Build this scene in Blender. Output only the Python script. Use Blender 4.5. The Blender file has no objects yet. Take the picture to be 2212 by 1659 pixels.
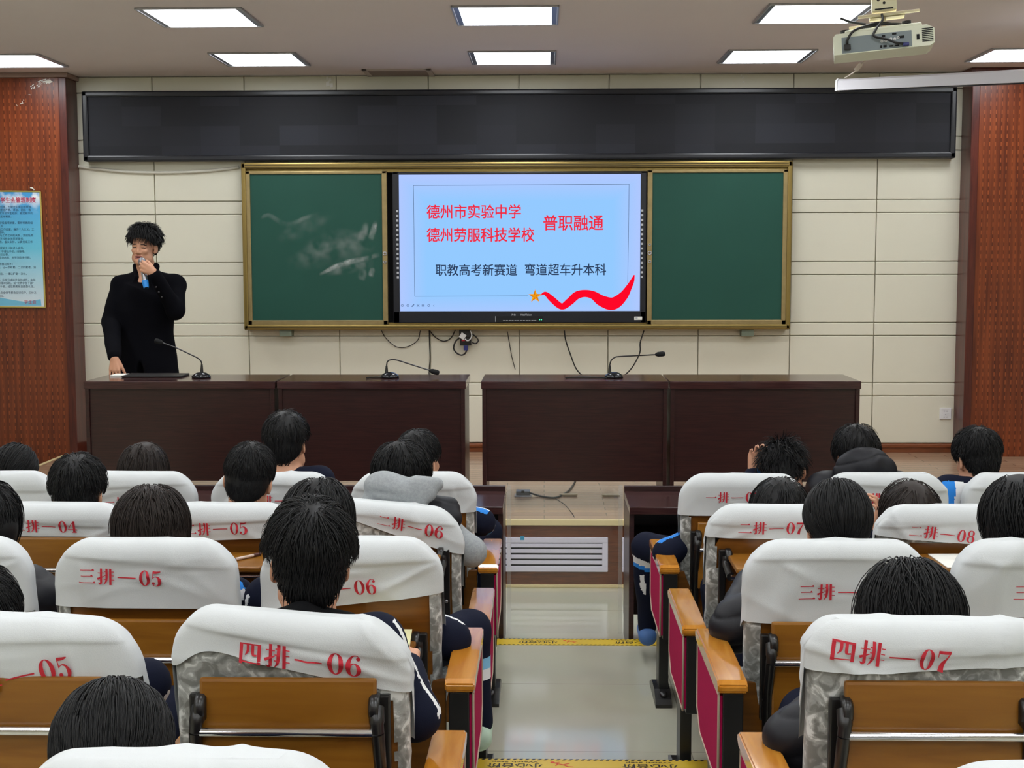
import bpy, bmesh, math, random
import numpy as np
from mathutils import Vector, Matrix, Euler

scene = bpy.context.scene
C = scene.collection
R = math.radians

# ------------------------------------------------------------------ camera, world, exposure
CZ = 1.9225
FPX, PITCH, YAW, ROLL = 2910.0, R(5.305), R(1.372), R(-0.124)
CAM_M = (Matrix.Rotation(YAW, 3, 'Z') @ Matrix.Rotation(math.pi/2 - PITCH, 3, 'X') @ Matrix.Rotation(ROLL, 3, 'Z'))
cam_d = bpy.data.cameras.new('camera')
cam_d.sensor_fit = 'HORIZONTAL'
cam_d.sensor_width = 36.0
cam_d.lens = FPX / 2212.0 * 36.0
cam_d.clip_start = 0.05
cam = bpy.data.objects.new('camera', cam_d)
C.objects.link(cam)
cam.matrix_world = Matrix.Translation((0, 0, CZ)) @ CAM_M.to_4x4()
scene.camera = cam

world = bpy.data.worlds.new('world')
scene.world = world
world.use_nodes = True
world.node_tree.nodes['Background'].inputs[0].default_value = (0.8, 0.9, 1.0, 1)
world.node_tree.nodes['Background'].inputs[1].default_value = 0.02

vs = scene.view_settings
vs.view_transform = 'Standard'
vs.look = 'None'
vs.gamma = 1.0
vs.use_curve_mapping = False
vs.exposure = 0.0
LAMP = 13.6          # strength of the ceiling light panels
try:
    scene.cycles.use_denoising = True
    scene.cycles.max_bounces = 8
    scene.cycles.transparent_max_bounces = 12
    scene.cycles.caustics_reflective = False
    scene.cycles.caustics_refractive = False
except Exception:
    pass

def at(px, py, Y):
    """point of the place seen at photograph pixel (px, py), at distance Y along the room"""
    d = CAM_M @ Vector(((px - 1106.0) / FPX, -(py - 829.5) / FPX, -1.0))
    p = d * (Y / d.y)
    return Vector((p.x, p.y, p.z + CZ))
def atz(px, py, z):
    d = CAM_M @ Vector(((px - 1106.0) / FPX, -(py - 829.5) / FPX, -1.0))
    p = d * ((z - CZ) / d.z)
    return Vector((p.x, p.y, z))

# ------------------------------------------------------------------ materials
MATS = {}
def srgb(r, g, b):
    f = lambda c: (c/255.0)/12.92 if c/255.0 <= 0.04045 else ((c/255.0+0.055)/1.055)**2.4
    return (f(r), f(g), f(b), 1.0)
def nodes(name):
    m = bpy.data.materials.new(name)
    m.use_nodes = True
    nt = m.node_tree
    return m, nt, nt.nodes['Principled BSDF']
def mat(name, col, rough=0.5, metal=0.0, spec=0.5, noise=0.0, nscale=20.0, bump=0.0, bscale=200.0, sheen=0.0, coat=0.0):
    if name in MATS: return MATS[name]
    m, nt, b = nodes(name)
    b.inputs['Base Color'].default_value = col
    b.inputs['Roughness'].default_value = rough
    b.inputs['Metallic'].default_value = metal
    b.inputs['Specular IOR Level'].default_value = spec
    if sheen: 
        b.inputs['Sheen Weight'].default_value = sheen
        b.inputs['Sheen Roughness'].default_value = 0.5
    if coat:
        b.inputs['Coat Weight'].default_value = coat
        b.inputs['Coat Roughness'].default_value = 0.08
    tc = nt.nodes.new('ShaderNodeTexCoord')
    if noise:
        n = nt.nodes.new('ShaderNodeTexNoise'); n.inputs['Scale'].default_value = nscale; n.inputs['Detail'].default_value = 4
        nt.links.new(tc.outputs['Object'], n.inputs['Vector'])
        mx = nt.nodes.new('ShaderNodeMix'); mx.data_type = 'RGBA'
        mx.inputs['A'].default_value = tuple(c*(1-noise) for c in col[:3]) + (1,)
        mx.inputs['B'].default_value = tuple(min(1, c*(1+noise)) for c in col[:3]) + (1,)
        nt.links.new(n.outputs['Fac'], mx.inputs['Factor'])
        nt.links.new(mx.outputs['Result'], b.inputs['Base Color'])
    if bump:
        n2 = nt.nodes.new('ShaderNodeTexNoise'); n2.inputs['Scale'].default_value = bscale; n2.inputs['Detail'].default_value = 3
        nt.links.new(tc.outputs['Object'], n2.inputs['Vector'])
        bp = nt.nodes.new('ShaderNodeBump'); bp.inputs['Strength'].default_value = bump; bp.inputs['Distance'].default_value = 0.002
        nt.links.new(n2.outputs['Fac'], bp.inputs['Height'])
        nt.links.new(bp.outputs['Normal'], b.inputs['Normal'])
    MATS[name] = m
    return m
def wood(name, c1, c2, rough=0.35, stretch=(1, 12, 12), scale=3.0, coat=0.0, detail=6.0, contrast=(0.35, 0.7)):
    if name in MATS: return MATS[name]
    m, nt, b = nodes(name)
    tc = nt.nodes.new('ShaderNodeTexCoord')
    mp = nt.nodes.new('ShaderNodeMapping'); mp.inputs['Scale'].default_value = stretch
    nt.links.new(tc.outputs['Object'], mp.inputs['Vector'])
    n = nt.nodes.new('ShaderNodeTexNoise'); n.inputs['Scale'].default_value = scale; n.inputs['Detail'].default_value = detail
    n.inputs['Distortion'].default_value = 0.8
    nt.links.new(mp.outputs['Vector'], n.inputs['Vector'])
    cr = nt.nodes.new('ShaderNodeValToRGB')
    cr.color_ramp.elements[0].position = contrast[0]; cr.color_ramp.elements[0].color = c1
    cr.color_ramp.elements[1].position = contrast[1]; cr.color_ramp.elements[1].color = c2
    nt.links.new(n.outputs['Fac'], cr.inputs['Fac'])
    nt.links.new(cr.outputs['Color'], b.inputs['Base Color'])
    b.inputs['Roughness'].default_value = rough
    if coat:
        b.inputs['Coat Weight'].default_value = coat
        b.inputs['Coat Roughness'].default_value = 0.06
    MATS[name] = m
    return m
def emit(name, col, strength):
    if name in MATS: return MATS[name]
    m = bpy.data.materials.new(name); m.use_nodes = True
    nt = m.node_tree; nt.nodes.clear()
    e = nt.nodes.new('ShaderNodeEmission'); o = nt.nodes.new('ShaderNodeOutputMaterial')
    e.inputs['Color'].default_value = col; e.inputs['Strength'].default_value = strength
    nt.links.new(e.outputs[0], o.inputs['Surface'])
    MATS[name] = m
    return m

m_wall = mat('cream wall panel', srgb(226, 222, 203), 0.55, noise=0.015, nscale=6, bump=0.15, bscale=300)
m_groove = mat('wall groove', srgb(205, 200, 182), 0.7)
m_ceil = mat('ceiling paint', srgb(240, 230, 229), 0.9, noise=0.02, nscale=3)
m_deskwood = wood('dark walnut laminate', srgb(40, 20, 20), srgb(58, 30, 28), 0.3, (1.5, 14, 30), 4)
m_desktop = wood('dark walnut top', srgb(54, 32, 32), srgb(74, 46, 44), 0.13, (1.5, 14, 30), 4)
m_chairwood = wood('honey brown plywood', srgb(120, 71, 19), srgb(142, 88, 28), 0.32, (1.2, 10, 10), 3.2)
m_tablet = wood('honey brown tablet board', srgb(128, 80, 20), srgb(150, 100, 32), 0.28, (1.0, 10, 9), 3.0)
m_arm = wood('varnished orange armrest wood', srgb(184, 116, 32), srgb(204, 138, 50), 0.12, (9, 1.2, 9), 3.0, coat=0.5)
m_black = mat('black plastic', srgb(22, 22, 23), 0.35)
m_blackmet = mat('black painted metal', srgb(26, 24, 24), 0.28, spec=0.6)
m_pink = mat('magenta felt panel', srgb(168, 22, 74), 0.95, noise=0.08, nscale=60, spec=0.1)
m_piping = mat('pale panel edging', srgb(190, 170, 150), 0.5)
m_chrome = mat('chrome tube', srgb(225, 225, 228), 0.12, metal=1.0)
m_cover = mat('white chair cover cloth', srgb(209, 212, 213), 0.8, noise=0.012, nscale=30, bump=0.25, bscale=500)
m_red = mat('red printed ink', srgb(196, 34, 52), 0.7)
m_gold = mat('brass aluminium frame', srgb(150, 128, 74), 0.34, metal=0.75)
m_ledblack = mat('matt black panel frame', srgb(24, 25, 32), 0.35)
m_white = mat('white plastic', srgb(232, 232, 232), 0.4)
m_grille = mat('white lilac enamel', srgb(220, 216, 232), 0.4)
m_dark = mat('dark recess', srgb(14, 13, 16), 0.8)
m_cable = mat('black cable rubber', srgb(24, 22, 22), 0.5)
m_skin = mat('skin', srgb(208, 154, 124), 0.5, noise=0.06, nscale=14, spec=0.35)
m_lip = mat('lip skin', srgb(150, 84, 76), 0.45)
m_eye = mat('dark eye', srgb(28, 20, 18), 0.25)
m_brow = mat('eyebrow', srgb(62, 42, 34), 0.8)
m_hair = mat('black hair', srgb(17, 16, 17), 0.5, spec=0.28)
m_hairbrown = mat('dark brown hair', srgb(36, 27, 23), 0.5, spec=0.3)
m_navy = mat('navy school jersey', srgb(20, 24, 42), 0.85, spec=0.15, noise=0.12, nscale=40, bump=0.2, bscale=400)
m_blackcloth = mat('black cotton', srgb(15, 15, 17), 0.9, spec=0.12, bump=0.2, bscale=400)
m_puffer = mat('black quilted nylon', srgb(24, 24, 30), 0.5, spec=0.3)
m_coat = mat('black wool coat', srgb(11, 11, 16), 0.95, spec=0.08, noise=0.15, nscale=60, bump=0.35, bscale=500)
m_grey = mat('grey marl fleece', srgb(156, 160, 162), 0.95, noise=0.26, nscale=110, bump=0.4, bscale=300)
m_blue = mat('sky blue jersey', srgb(30, 130, 220), 0.8)
m_whitecloth = mat('white jersey', srgb(235, 235, 235), 0.85)
m_trim = mat('cream edging strip', srgb(226, 208, 158), 0.35)
m_shoe = mat('pale green trainer', srgb(188, 212, 190), 0.6, noise=0.3, nscale=14)
m_shoeblue = mat('blue trainer', srgb(70, 110, 170), 0.6)
m_paper = mat('white paper', srgb(240, 238, 230), 0.8)
m_beige = mat('beige plastic', srgb(206, 192, 156), 0.45)
m_steel = mat('satin aluminium', srgb(178, 178, 184), 0.35, metal=0.8)

# grey camouflage velvet
m_camo, nt, b = nodes('grey camouflage velvet')
tc = nt.nodes.new('ShaderNodeTexCoord')
n = nt.nodes.new('ShaderNodeTexNoise'); n.inputs['Scale'].default_value = 26; n.inputs['Detail'].default_value = 5; n.inputs['Distortion'].default_value = 1.2
nt.links.new(tc.outputs['Object'], n.inputs['Vector'])
cr = nt.nodes.new('ShaderNodeValToRGB'); cr.color_ramp.interpolation = 'EASE'
cr.color_ramp.elements[0].position = 0.40; cr.color_ramp.elements[0].color = srgb(118, 119, 114)
cr.color_ramp.elements[1].position = 0.62; cr.color_ramp.elements[1].color = srgb(214, 216, 213)
e = cr.color_ramp.elements.new(0.52); e.color = srgb(156, 157, 153)
nt.links.new(n.outputs['Fac'], cr.inputs['Fac']); nt.links.new(cr.outputs['Color'], b.inputs['Base Color'])
b.inputs['Roughness'].default_value = 0.8; b.inputs['Sheen Weight'].default_value = 0.4

# polished cream floor tiles: 0.8 m grid with fine joints
def tile_mat(name, col, rough):
    m, nt, b = nodes(name)
    tc = nt.nodes.new('ShaderNodeTexCoord')
    mp = nt.nodes.new('ShaderNodeMapping'); mp.inputs['Location'].default_value = (0.255, 0.74, 0)
    nt.links.new(tc.outputs['Object'], mp.inputs['Vector'])
    br = nt.nodes.new('ShaderNodeTexBrick')
    br.offset = 0.0; br.squash = 1.0
    br.inputs['Color1'].default_value = col; br.inputs['Color2'].default_value = tuple(c*0.97 for c in col[:3])+(1,)
    br.inputs['Mortar'].default_value = srgb(150, 146, 132)
    br.inputs['Scale'].default_value = 1.0; br.inputs['Mortar Size'].default_value = 0.0022; br.inputs['Mortar Smooth'].default_value = 0.3
    br.inputs['Brick Width'].default_value = 0.8; br.inputs['Row Height'].default_value = 0.8
    nt.links.new(mp.outputs['Vector'], br.inputs['Vector'])
    n = nt.nodes.new('ShaderNodeTexNoise'); n.inputs['Scale'].default_value = 2.5; n.inputs['Detail'].default_value = 6
    nt.links.new(tc.outputs['Object'], n.inputs['Vector'])
    mx = nt.nodes.new('ShaderNodeMix'); mx.data_type = 'RGBA'; mx.blend_type = 'MULTIPLY'; mx.inputs['Factor'].default_value = 0.12
    nt.links.new(br.outputs['Color'], mx.inputs['A']); nt.links.new(n.outputs['Color'], mx.inputs['B'])
    nt.links.new(mx.outputs['Result'], b.inputs['Base Color'])
    b.inputs['Roughness'].default_value = rough
    b.inputs['Specular IOR Level'].default_value = 0.65
    return m
m_tile = tile_mat('polished cream tile', srgb(196, 194, 175), 0.07)

# stage parquet: long boards running left to right
m_parquet, nt, b = nodes('stage parquet')
tc = nt.nodes.new('ShaderNodeTexCoord')
br = nt.nodes.new('ShaderNodeTexBrick'); br.offset = 0.4
br.inputs['Color1'].default_value = srgb(176, 146, 120); br.inputs['Color2'].default_value = srgb(160, 130, 106)
br.inputs['Mortar'].default_value = srgb(96, 72, 58); br.inputs['Scale'].default_value = 1.0
br.inputs['Mortar Size'].default_value = 0.002; br.inputs['Brick Width'].default_value = 0.62; br.inputs['Row Height'].default_value = 0.09
nt.links.new(tc.outputs['Object'], br.inputs['Vector'])
nt.links.new(br.outputs['Color'], b.inputs['Base Color'])
b.inputs['Roughness'].default_value = 0.18

m_riser = wood('stage riser wood', srgb(84, 42, 20), srgb(120, 66, 36), 0.35, (1.5, 12, 14), 5)
m_skirt = wood('skirting wood', srgb(110, 58, 30), srgb(140, 78, 44), 0.35, (1, 10, 10), 5)

# perforated acoustic wood: vertical fluting, grain bands and rows of holes
m_acoustic, nt, b = nodes('perforated acoustic wood')
tc = nt.nodes.new('ShaderNodeTexCoord')
mp = nt.nodes.new('ShaderNodeMapping'); mp.inputs['Scale'].default_value = (13, 13, 0.6)
nt.links.new(tc.outputs['Object'], mp.inputs['Vector'])
n = nt.nodes.new('ShaderNodeTexNoise'); n.inputs['Scale'].default_value = 2.2; n.inputs['Detail'].default_value = 6
nt.links.new(mp.outputs['Vector'], n.inputs['Vector'])
cr = nt.nodes.new('ShaderNodeValToRGB')
cr.color_ramp.elements[0].position = 0.30; cr.color_ramp.elements[0].color = srgb(84, 32, 16)
cr.color_ramp.elements[1].position = 0.70; cr.color_ramp.elements[1].color = srgb(142, 68, 32)
nt.links.new(n.outputs['Fac'], cr.inputs['Fac'])
br = nt.nodes.new('ShaderNodeTexBrick'); br.offset = 0.0
br.inputs['Color1'].default_value = (1, 1, 1, 1); br.inputs['Color2'].default_value = (1, 1, 1, 1); br.inputs['Mortar'].default_value = (0.35, 0.26, 0.22, 1)
br.inputs['Scale'].default_value = 1.0; br.inputs['Mortar Size'].default_value = 0.0042
br.inputs['Brick Width'].default_value = 0.043; br.inputs['Row Height'].default_value = 50.0
cb = nt.nodes.new('ShaderNodeSeparateXYZ'); cc = nt.nodes.new('ShaderNodeCombineXYZ')
nt.links.new(tc.outputs['Object'], cb.inputs[0]); nt.links.new(cb.outputs['X'], cc.inputs['X']); nt.links.new(cb.outputs['Z'], cc.inputs['Y'])
nt.links.new(cc.outputs[0], br.inputs['Vector'])
# holes along the flutes
wz = nt.nodes.new('ShaderNodeMath'); wz.operation = 'MULTIPLY'; wz.inputs[1].default_value = 2*math.pi/0.060
nt.links.new(cb.outputs['Z'], wz.inputs[0])
sn = nt.nodes.new('ShaderNodeMath'); sn.operation = 'SINE'; nt.links.new(wz.outputs[0], sn.inputs[0])
gt = nt.nodes.new('ShaderNodeMath'); gt.operation = 'GREATER_THAN'; gt.inputs[1].default_value = -0.1
nt.links.new(sn.outputs[0], gt.inputs[0])
hm = nt.nodes.new('ShaderNodeMath'); hm.operation = 'MULTIPLY'
nt.links.new(gt.outputs[0], hm.inputs[0]); nt.links.new(br.outputs['Fac'], hm.inputs[1])
mx = nt.nodes.new('ShaderNodeMix'); mx.data_type = 'RGBA'; mx.blend_type = 'MULTIPLY'; mx.inputs['Factor'].default_value = 0.45
nt.links.new(cr.outputs['Color'], mx.inputs['A']); nt.links.new(br.outputs['Color'], mx.inputs['B'])
mx2 = nt.nodes.new('ShaderNodeMix'); mx2.data_type = 'RGBA'
mx2.inputs['B'].default_value = srgb(150, 76, 38)
nt.links.new(hm.outputs[0], mx2.inputs['Factor']); nt.links.new(mx.outputs['Result'], mx2.inputs['A'])
nt.links.new(mx2.outputs['Result'], b.inputs['Base Color'])
b.inputs['Roughness'].default_value = 0.3

# ------------------------------------------------------------------ mesh helpers
def mesh_np(name, verts, faces, mats, mi=None, smooth=True):
    """faces: (n,k) int array, or list of such arrays (tri / quad)"""
    me = bpy.data.meshes.new(name)
    verts = np.asarray(verts, dtype=np.float32)
    fl = faces if isinstance(faces, list) else [faces]
    fl = [np.asarray(f, dtype=np.int32) for f in fl if len(f)]
    me.vertices.add(len(verts)); me.vertices.foreach_set('co', verts.ravel())
    loops = np.concatenate([f.ravel() for f in fl])
    tot = np.concatenate([np.full(len(f), f.shape[1], dtype=np.int32) for f in fl])
    start = np.concatenate([[0], np.cumsum(tot)[:-1]]).astype(np.int32)
    me.loops.add(len(loops)); me.loops.foreach_set('vertex_index', loops)
    me.polygons.add(len(tot)); me.polygons.foreach_set('loop_start', start); me.polygons.foreach_set('loop_total', tot)
    if mi is not None: me.polygons.foreach_set('material_index', np.asarray(mi, dtype=np.int32))
    me.polygons.foreach_set('use_smooth', np.full(len(tot), smooth, dtype=bool))
    for m in (mats if isinstance(mats, (list, tuple)) else [mats]): me.materials.append(m)
    me.update(calc_edges=True); me.validate()
    return me
def link(name, me, parent=None, loc=None, rot=None):
    o = bpy.data.objects.new(name, me); C.objects.link(o)
    if parent is not None: o.parent = parent
    if loc is not None: o.location = loc
    if rot is not None: o.rotation_euler = rot
    return o
def thing(name, label, cat, loc=(0, 0, 0), rotz=0.0, group=None):
    o = bpy.data.objects.new(name, None); C.objects.link(o)
    o.empty_display_size = 0.1
    o.location = loc; o.rotation_euler = (0, 0, rotz)
    o['label'] = label; o['category'] = cat
    if group: o['group'] = group
    return o
def tag(o, label, cat, group=None):
    o['label'] = label; o['category'] = cat
    if group: o['group'] = group
    return o
def struct(o):
    o['kind'] = 'structure'; return o

class MB:
    """collects shapes into one mesh"""
    def __init__(s): s.v = []; s.f = []; s.m = []; s.sm = []
    def add(s, vs, fs, m=0, smooth=False):
        b = len(s.v); s.v += [tuple(v) for v in vs]
        s.f += [tuple(b+i for i in f) for f in fs]; s.m += [m]*len(fs); s.sm += [smooth]*len(fs)
        return s
    def box(s, lo, hi, m=0, bev=0.0, M=None):
        x0, y0, z0 = lo; x1, y1, z1 = hi
        if bev <= 0:
            vs = [(x0,y0,z0),(x1,y0,z0),(x1,y1,z0),(x0,y1,z0),(x0,y0,z1),(x1,y0,z1),(x1,y1,z1),(x0,y1,z1)]
            fs = [(3,2,1,0),(4,5,6,7),(0,1,5,4),(1,2,6,5),(2,3,7,6),(3,0,4,7)]
        else:
            bm = bmesh.new(); bmesh.ops.create_cube(bm, size=1.0)
            bmesh.ops.scale(bm, vec=(x1-x0, y1-y0, z1-z0), verts=bm.verts)
            bmesh.ops.translate(bm, vec=((x0+x1)/2, (y0+y1)/2, (z0+z1)/2), verts=bm.verts)
            bmesh.ops.bevel(bm, geom=bm.edges[:], offset=min(bev, 0.45*min(x1-x0, y1-y0, z1-z0)), segments=2, affect='EDGES', profile=0.6)
            bm.verts.ensure_lookup_table(); bm.verts.index_update()
            vs = [v.co.copy() for v in bm.verts]; fs = [[v.index for v in f.verts] for f in bm.faces]; bm.free()
        if M is not None: vs = [M @ Vector(v) for v in vs]
        return s.add(vs, fs, m)
    def tube(s, pts, rad, seg=10, m=0, cap=True, smooth=True):
        pts = [Vector(p) for p in pts]; n = len(pts)
        rr = rad if isinstance(rad, (list, tuple)) else [rad]*n
        vs = []; up = None
        for i, p in enumerate(pts):
            t = (pts[min(i+1, n-1)] - pts[max(i-1, 0)])
            t = t.normalized() if t.length > 1e-9 else Vector((0, 0, 1))
            if up is None:
                up = Vector((0, 0, 1)) if abs(t.z) < 0.9 else Vector((1, 0, 0))
            a = t.cross(up).normalized(); b = a.cross(t).normalized(); up = b
            for k in range(seg):
                q = 2*math.pi*k/seg
                vs.append(p + (a*math.cos(q) + b*math.sin(q))*rr[i])
        fs = [(i*seg+k, i*seg+(k+1) % seg, (i+1)*seg+(k+1) % seg, (i+1)*seg+k) for i in range(n-1) for k in range(seg)]
        s.add(vs, fs, m, smooth)
        if cap:
            s.add(vs[:seg], [tuple(range(seg))[::-1]], m); s.add(vs[-seg:], [tuple(range(seg))], m)
        return s
    def lathe(s, prof, seg=24, m=0, M=None, smooth=True):
        vs = [(r*math.cos(2*math.pi*k/seg), r*math.sin(2*math.pi*k/seg), z) for r, z in prof for k in range(seg)]
        fs = [(i*seg+k, i*seg+(k+1) % seg, (i+1)*seg+(k+1) % seg, (i+1)*seg+k) for i in range(len(prof)-1) for k in range(seg)]
        if M is not None: vs = [M @ Vector(v) for v in vs]
        return s.add(vs, fs, m, smooth)
    def prism(s, outline, axis, a, b, m=0):
        """outline: list of 2-D points; axis 'x','y','z' is the extrusion axis from a to b"""
        def P(u, v, w):
            return {'x': (w, u, v), 'y': (u, w, v), 'z': (u, v, w)}[axis]
        n = len(outline)
        vs = [P(u, v, a) for u, v in outline] + [P(u, v, b) for u, v in outline]
        fs = [tuple(range(n)), tuple(range(2*n-1, n-1, -1))] + [(i+n, (i+1) % n+n, (i+1) % n, i) for i in range(n)]
        return s.add(vs, fs, m)
    def poly(s, pts, m=0): return s.add(pts, [tuple(range(len(pts)))], m)
    def mesh(s, name, mats, recalc=True):
        me = bpy.data.meshes.new(name)
        me.from_pydata(s.v, [], s.f)
        for mm in (mats if isinstance(mats, (list, tuple)) else [mats]): me.materials.append(mm)
        me.polygons.foreach_set('material_index', s.m); me.polygons.foreach_set('use_smooth', s.sm)
        if recalc:
            bm = bmesh.new(); bm.from_mesh(me); bmesh.ops.recalc_face_normals(bm, faces=bm.faces); bm.to_mesh(me); bm.free()
        me.update()
        return me
    def obj(s, name, mats, parent=None, loc=None, rot=None, recalc=True):
        return link(name, s.mesh(name, mats, recalc), parent, loc, rot)

def spline(pts, n=8):
    """Catmull-Rom through the points"""
    P = [np.array(p, float) for p in pts]; P = [2*P[0]-P[1]] + P + [2*P[-1]-P[-2]]
    out = []
    for i in range(1, len(P)-2):
        for k in range(n):
            t = k/n
            out.append(0.5*((2*P[i]) + (-P[i-1]+P[i+1])*t + (2*P[i-1]-5*P[i]+4*P[i+1]-P[i+2])*t*t + (-P[i-1]+3*P[i]-3*P[i+1]+P[i+2])*t**3))
    out.append(P[-2])
    return out
def wobble(p, seed=0, f=(9.0, 17.0, 31.0), a=(1.0, 0.5, 0.25)):
    """smooth pseudo-noise in about -1..1 for an (n,3) array"""
    rs = np.random.RandomState(seed); out = np.zeros(len(p))
    for fr, am in zip(f, a):
        for _ in range(3):
            d = rs.normal(size=3); d /= np.linalg.norm(d)
            out += am/3*np.sin((p @ d)*fr + rs.uniform(0, 6.28) + 1.3*np.sin((p @ np.roll(d, 1))*fr*0.7 + rs.uniform(0, 6)))
    return out
def text_mesh(body, size, align='CENTER', bold=0.0):
    c = bpy.data.curves.new('t', 'FONT'); c.body = body; c.size = size; c.align_x = align; c.align_y = 'CENTER'
    c.offset = bold; c.resolution_u = 4
    o = bpy.data.objects.new('t', c); C.objects.link(o)
    dg = bpy.context.evaluated_depsgraph_get(); dg.update()
    me = bpy.data.meshes.new_from_object(o.evaluated_get(dg))
    vs = [v.co.copy() for v in me.vertices]; fs = [tuple(p.vertices) for p in me.polygons]
    bpy.data.objects.remove(o); bpy.data.curves.remove(c); bpy.data.meshes.remove(me)
    return vs, fs
def fit_text(mb, body, M, width, height=None, m=0, bold=0.0):
    """text whose box is exactly width wide, laid by M (local x right, y up)"""
    vs, fs = text_mesh(body, 1.0, bold=bold)
    xs = [v.x for v in vs]; ys = [v.y for v in vs]
    sx = width/(max(xs)-min(xs)); sy = sx if height is None else height/(max(ys)-min(ys))
    cx, cy = (max(xs)+min(xs))/2, (max(ys)+min(ys))/2
    mb.add([M @ Vector(((v.x-cx)*sx, (v.y-cy)*sy, 0)) for v in vs], fs, m)
# ------------------------------------------------------------------ the room
CEIL = 3.34
STG = 0.40
MW = Matrix(((1, 0, 0, 0), (0, 0, -1, 0), (0, 1, 0, 0), (0, 0, 0, 1)))      # lies on the front wall, facing the room
def onwall(x, y, z): return Matrix.Translation((x, y, z)) @ MW

fl = MB()
prof = [(7.785, 0.0), (6.35, 0.0), (6.35, 0.1), (4.52, 0.1), (4.52, 0.2), (2.76, 0.2), (2.76, 0.3), (0.93, 0.3), (0.93, 0.4), (-5.0, 0.4), (-5.0, -0.1), (7.785, -0.1)]
fl.prism(prof, 'x', -6.0, 6.0)
struct(fl.obj('floor', m_tile))

st = MB()
st.box((-3.75, 7.785, -0.02), (3.75, 10.6, STG - 0.004), 1)
st.box((-3.75, 7.79, STG - 0.004), (3.75, 10.6, STG), 0)
struct(st.obj('floor_stage', [m_parquet, m_riser]))
tr = MB()
tr.box((-3.77, 7.765, STG - 0.030), (3.77, 7.80, STG + 0.004), 0, 0.004)
tr.box((-3.77, 7.80, STG - 0.03), (-3.745, 10.34, STG + 0.004), 0, 0.004)
tr.box((-3.75, 7.765, 0.0), (3.75, 7.786, 0.018), 0, 0.004)
struct(tr.obj('trim_1', m_trim))

wf = MB()
wf.box((-6, 10.6, 0), (6, 10.8, CEIL), 1)
cols = [-3.74, -3.05, -2.33, -1.612, -0.897, -0.195, 0.501, 1.206, 1.92, 2.574, 3.30]
rows = [0.473, 0.846, 0.949, 1.320, 1.422, 1.796, 1.898, 2.275, 2.376, 2.751, 2.853, 3.215, 3.338]
for i in range(len(cols)-1):
    for j in range(len(rows)-1):
        wf.box((cols[i]+0.003, 10.575, rows[j]+0.003), (cols[i+1]-0.003, 10.602, rows[j+1]-0.003), 0, 0.006)
struct(wf.obj('wall_front', [m_wall, m_groove]))
bb = MB()
bb.box((-3.66, 10.565, STG), (3.26, 10.602, 0.455), 0, 0.004)
bb.box((-3.66, 10.55, 0.44), (3.26, 10.602, 0.47), 0, 0.008)
struct(bb.obj('baseboard_front', m_skirt))

m_darkred = wood('dark red jamb wood', srgb(70, 26, 22), srgb(96, 40, 30), 0.3, (10, 10, 1), 4)
for side, x0, x1, xe in (('left', -6.0, -3.70, -3.64), ('right', 3.27, 6.0, 3.21)):
    w = MB(); w.box((x0, 10.35, 0), (x1, 10.598, CEIL - 0.035), 0)
    if side == 'left':      # flakes of peeled varnish at the top corner
        rs = random.Random(4)
        for k in range(34):
            t = rs.random(); px = 108 - 66*t + rs.uniform(-10, 4); py = 174 + 52*t*t + rs.uniform(-4, 6)
            p = at(px, py, 10.347); l = rs.uniform(0.004, 0.02); a = rs.uniform(0, 3)
            dx, dz = math.cos(a)*l, math.sin(a)*l*0.6
            w.poly([(p.x-dx, 10.348, p.z-dz), (p.x+0.004, 10.348, p.z-0.002), (p.x+dx, 10.348, p.z+dz), (p.x-0.003, 10.348, p.z+0.003)], 1)
        p = at(109, 177, 10.347)
        w.poly([(p.x-0.07, 10.347, p.z+0.004), (p.x-0.01, 10.347, p.z-0.012), (p.x+0.02, 10.347, p.z+0.002), (p.x-0.005, 10.347, p.z+0.014)], 1)
    struct(w.obj('wall_wing_'+side, [m_acoustic, m_paper], recalc=False))
    t = MB(); e0 = x1 if side == 'left' else x0; t.box((min(e0, xe), 10.335, 0), (max(e0, xe), 10.598, CEIL - 0.035), 0, 0.006)
    struct(t.obj('trim_2' if side == 'left' else 'trim_3', m_darkred))
    c = MB(); 
    lo, hi = (x0, xe+0.02) if side == 'left' else (xe-0.02, x1)
    c.box((lo, 10.31, CEIL - 0.035), (hi, 10.598, CEIL - 0.001), 0, 0.005)
    struct(c.obj('trim_4' if side == 'left' else 'trim_5', mat('pale brown cornice', srgb(150, 126, 116), 0.5) if side == 'left' else m_darkred))
ce = MB(); ce.box((-6, -5, CEIL), (6, 10.8, CEIL + 0.1)); struct(ce.obj('ceiling', m_ceil))
for nm, lo, hi in (('wall_left', (-6.2, -5, -0.1), (-6, 10.8, CEIL)), ('wall_right', (6, -5, -0.1), (6.2, 10.8, CEIL)), ('wall_back', (-6, -5.2, -0.1), (6, -5, CEIL))):
    w = MB(); w.box(lo, hi); struct(w.obj(nm, m_wall))

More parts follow.
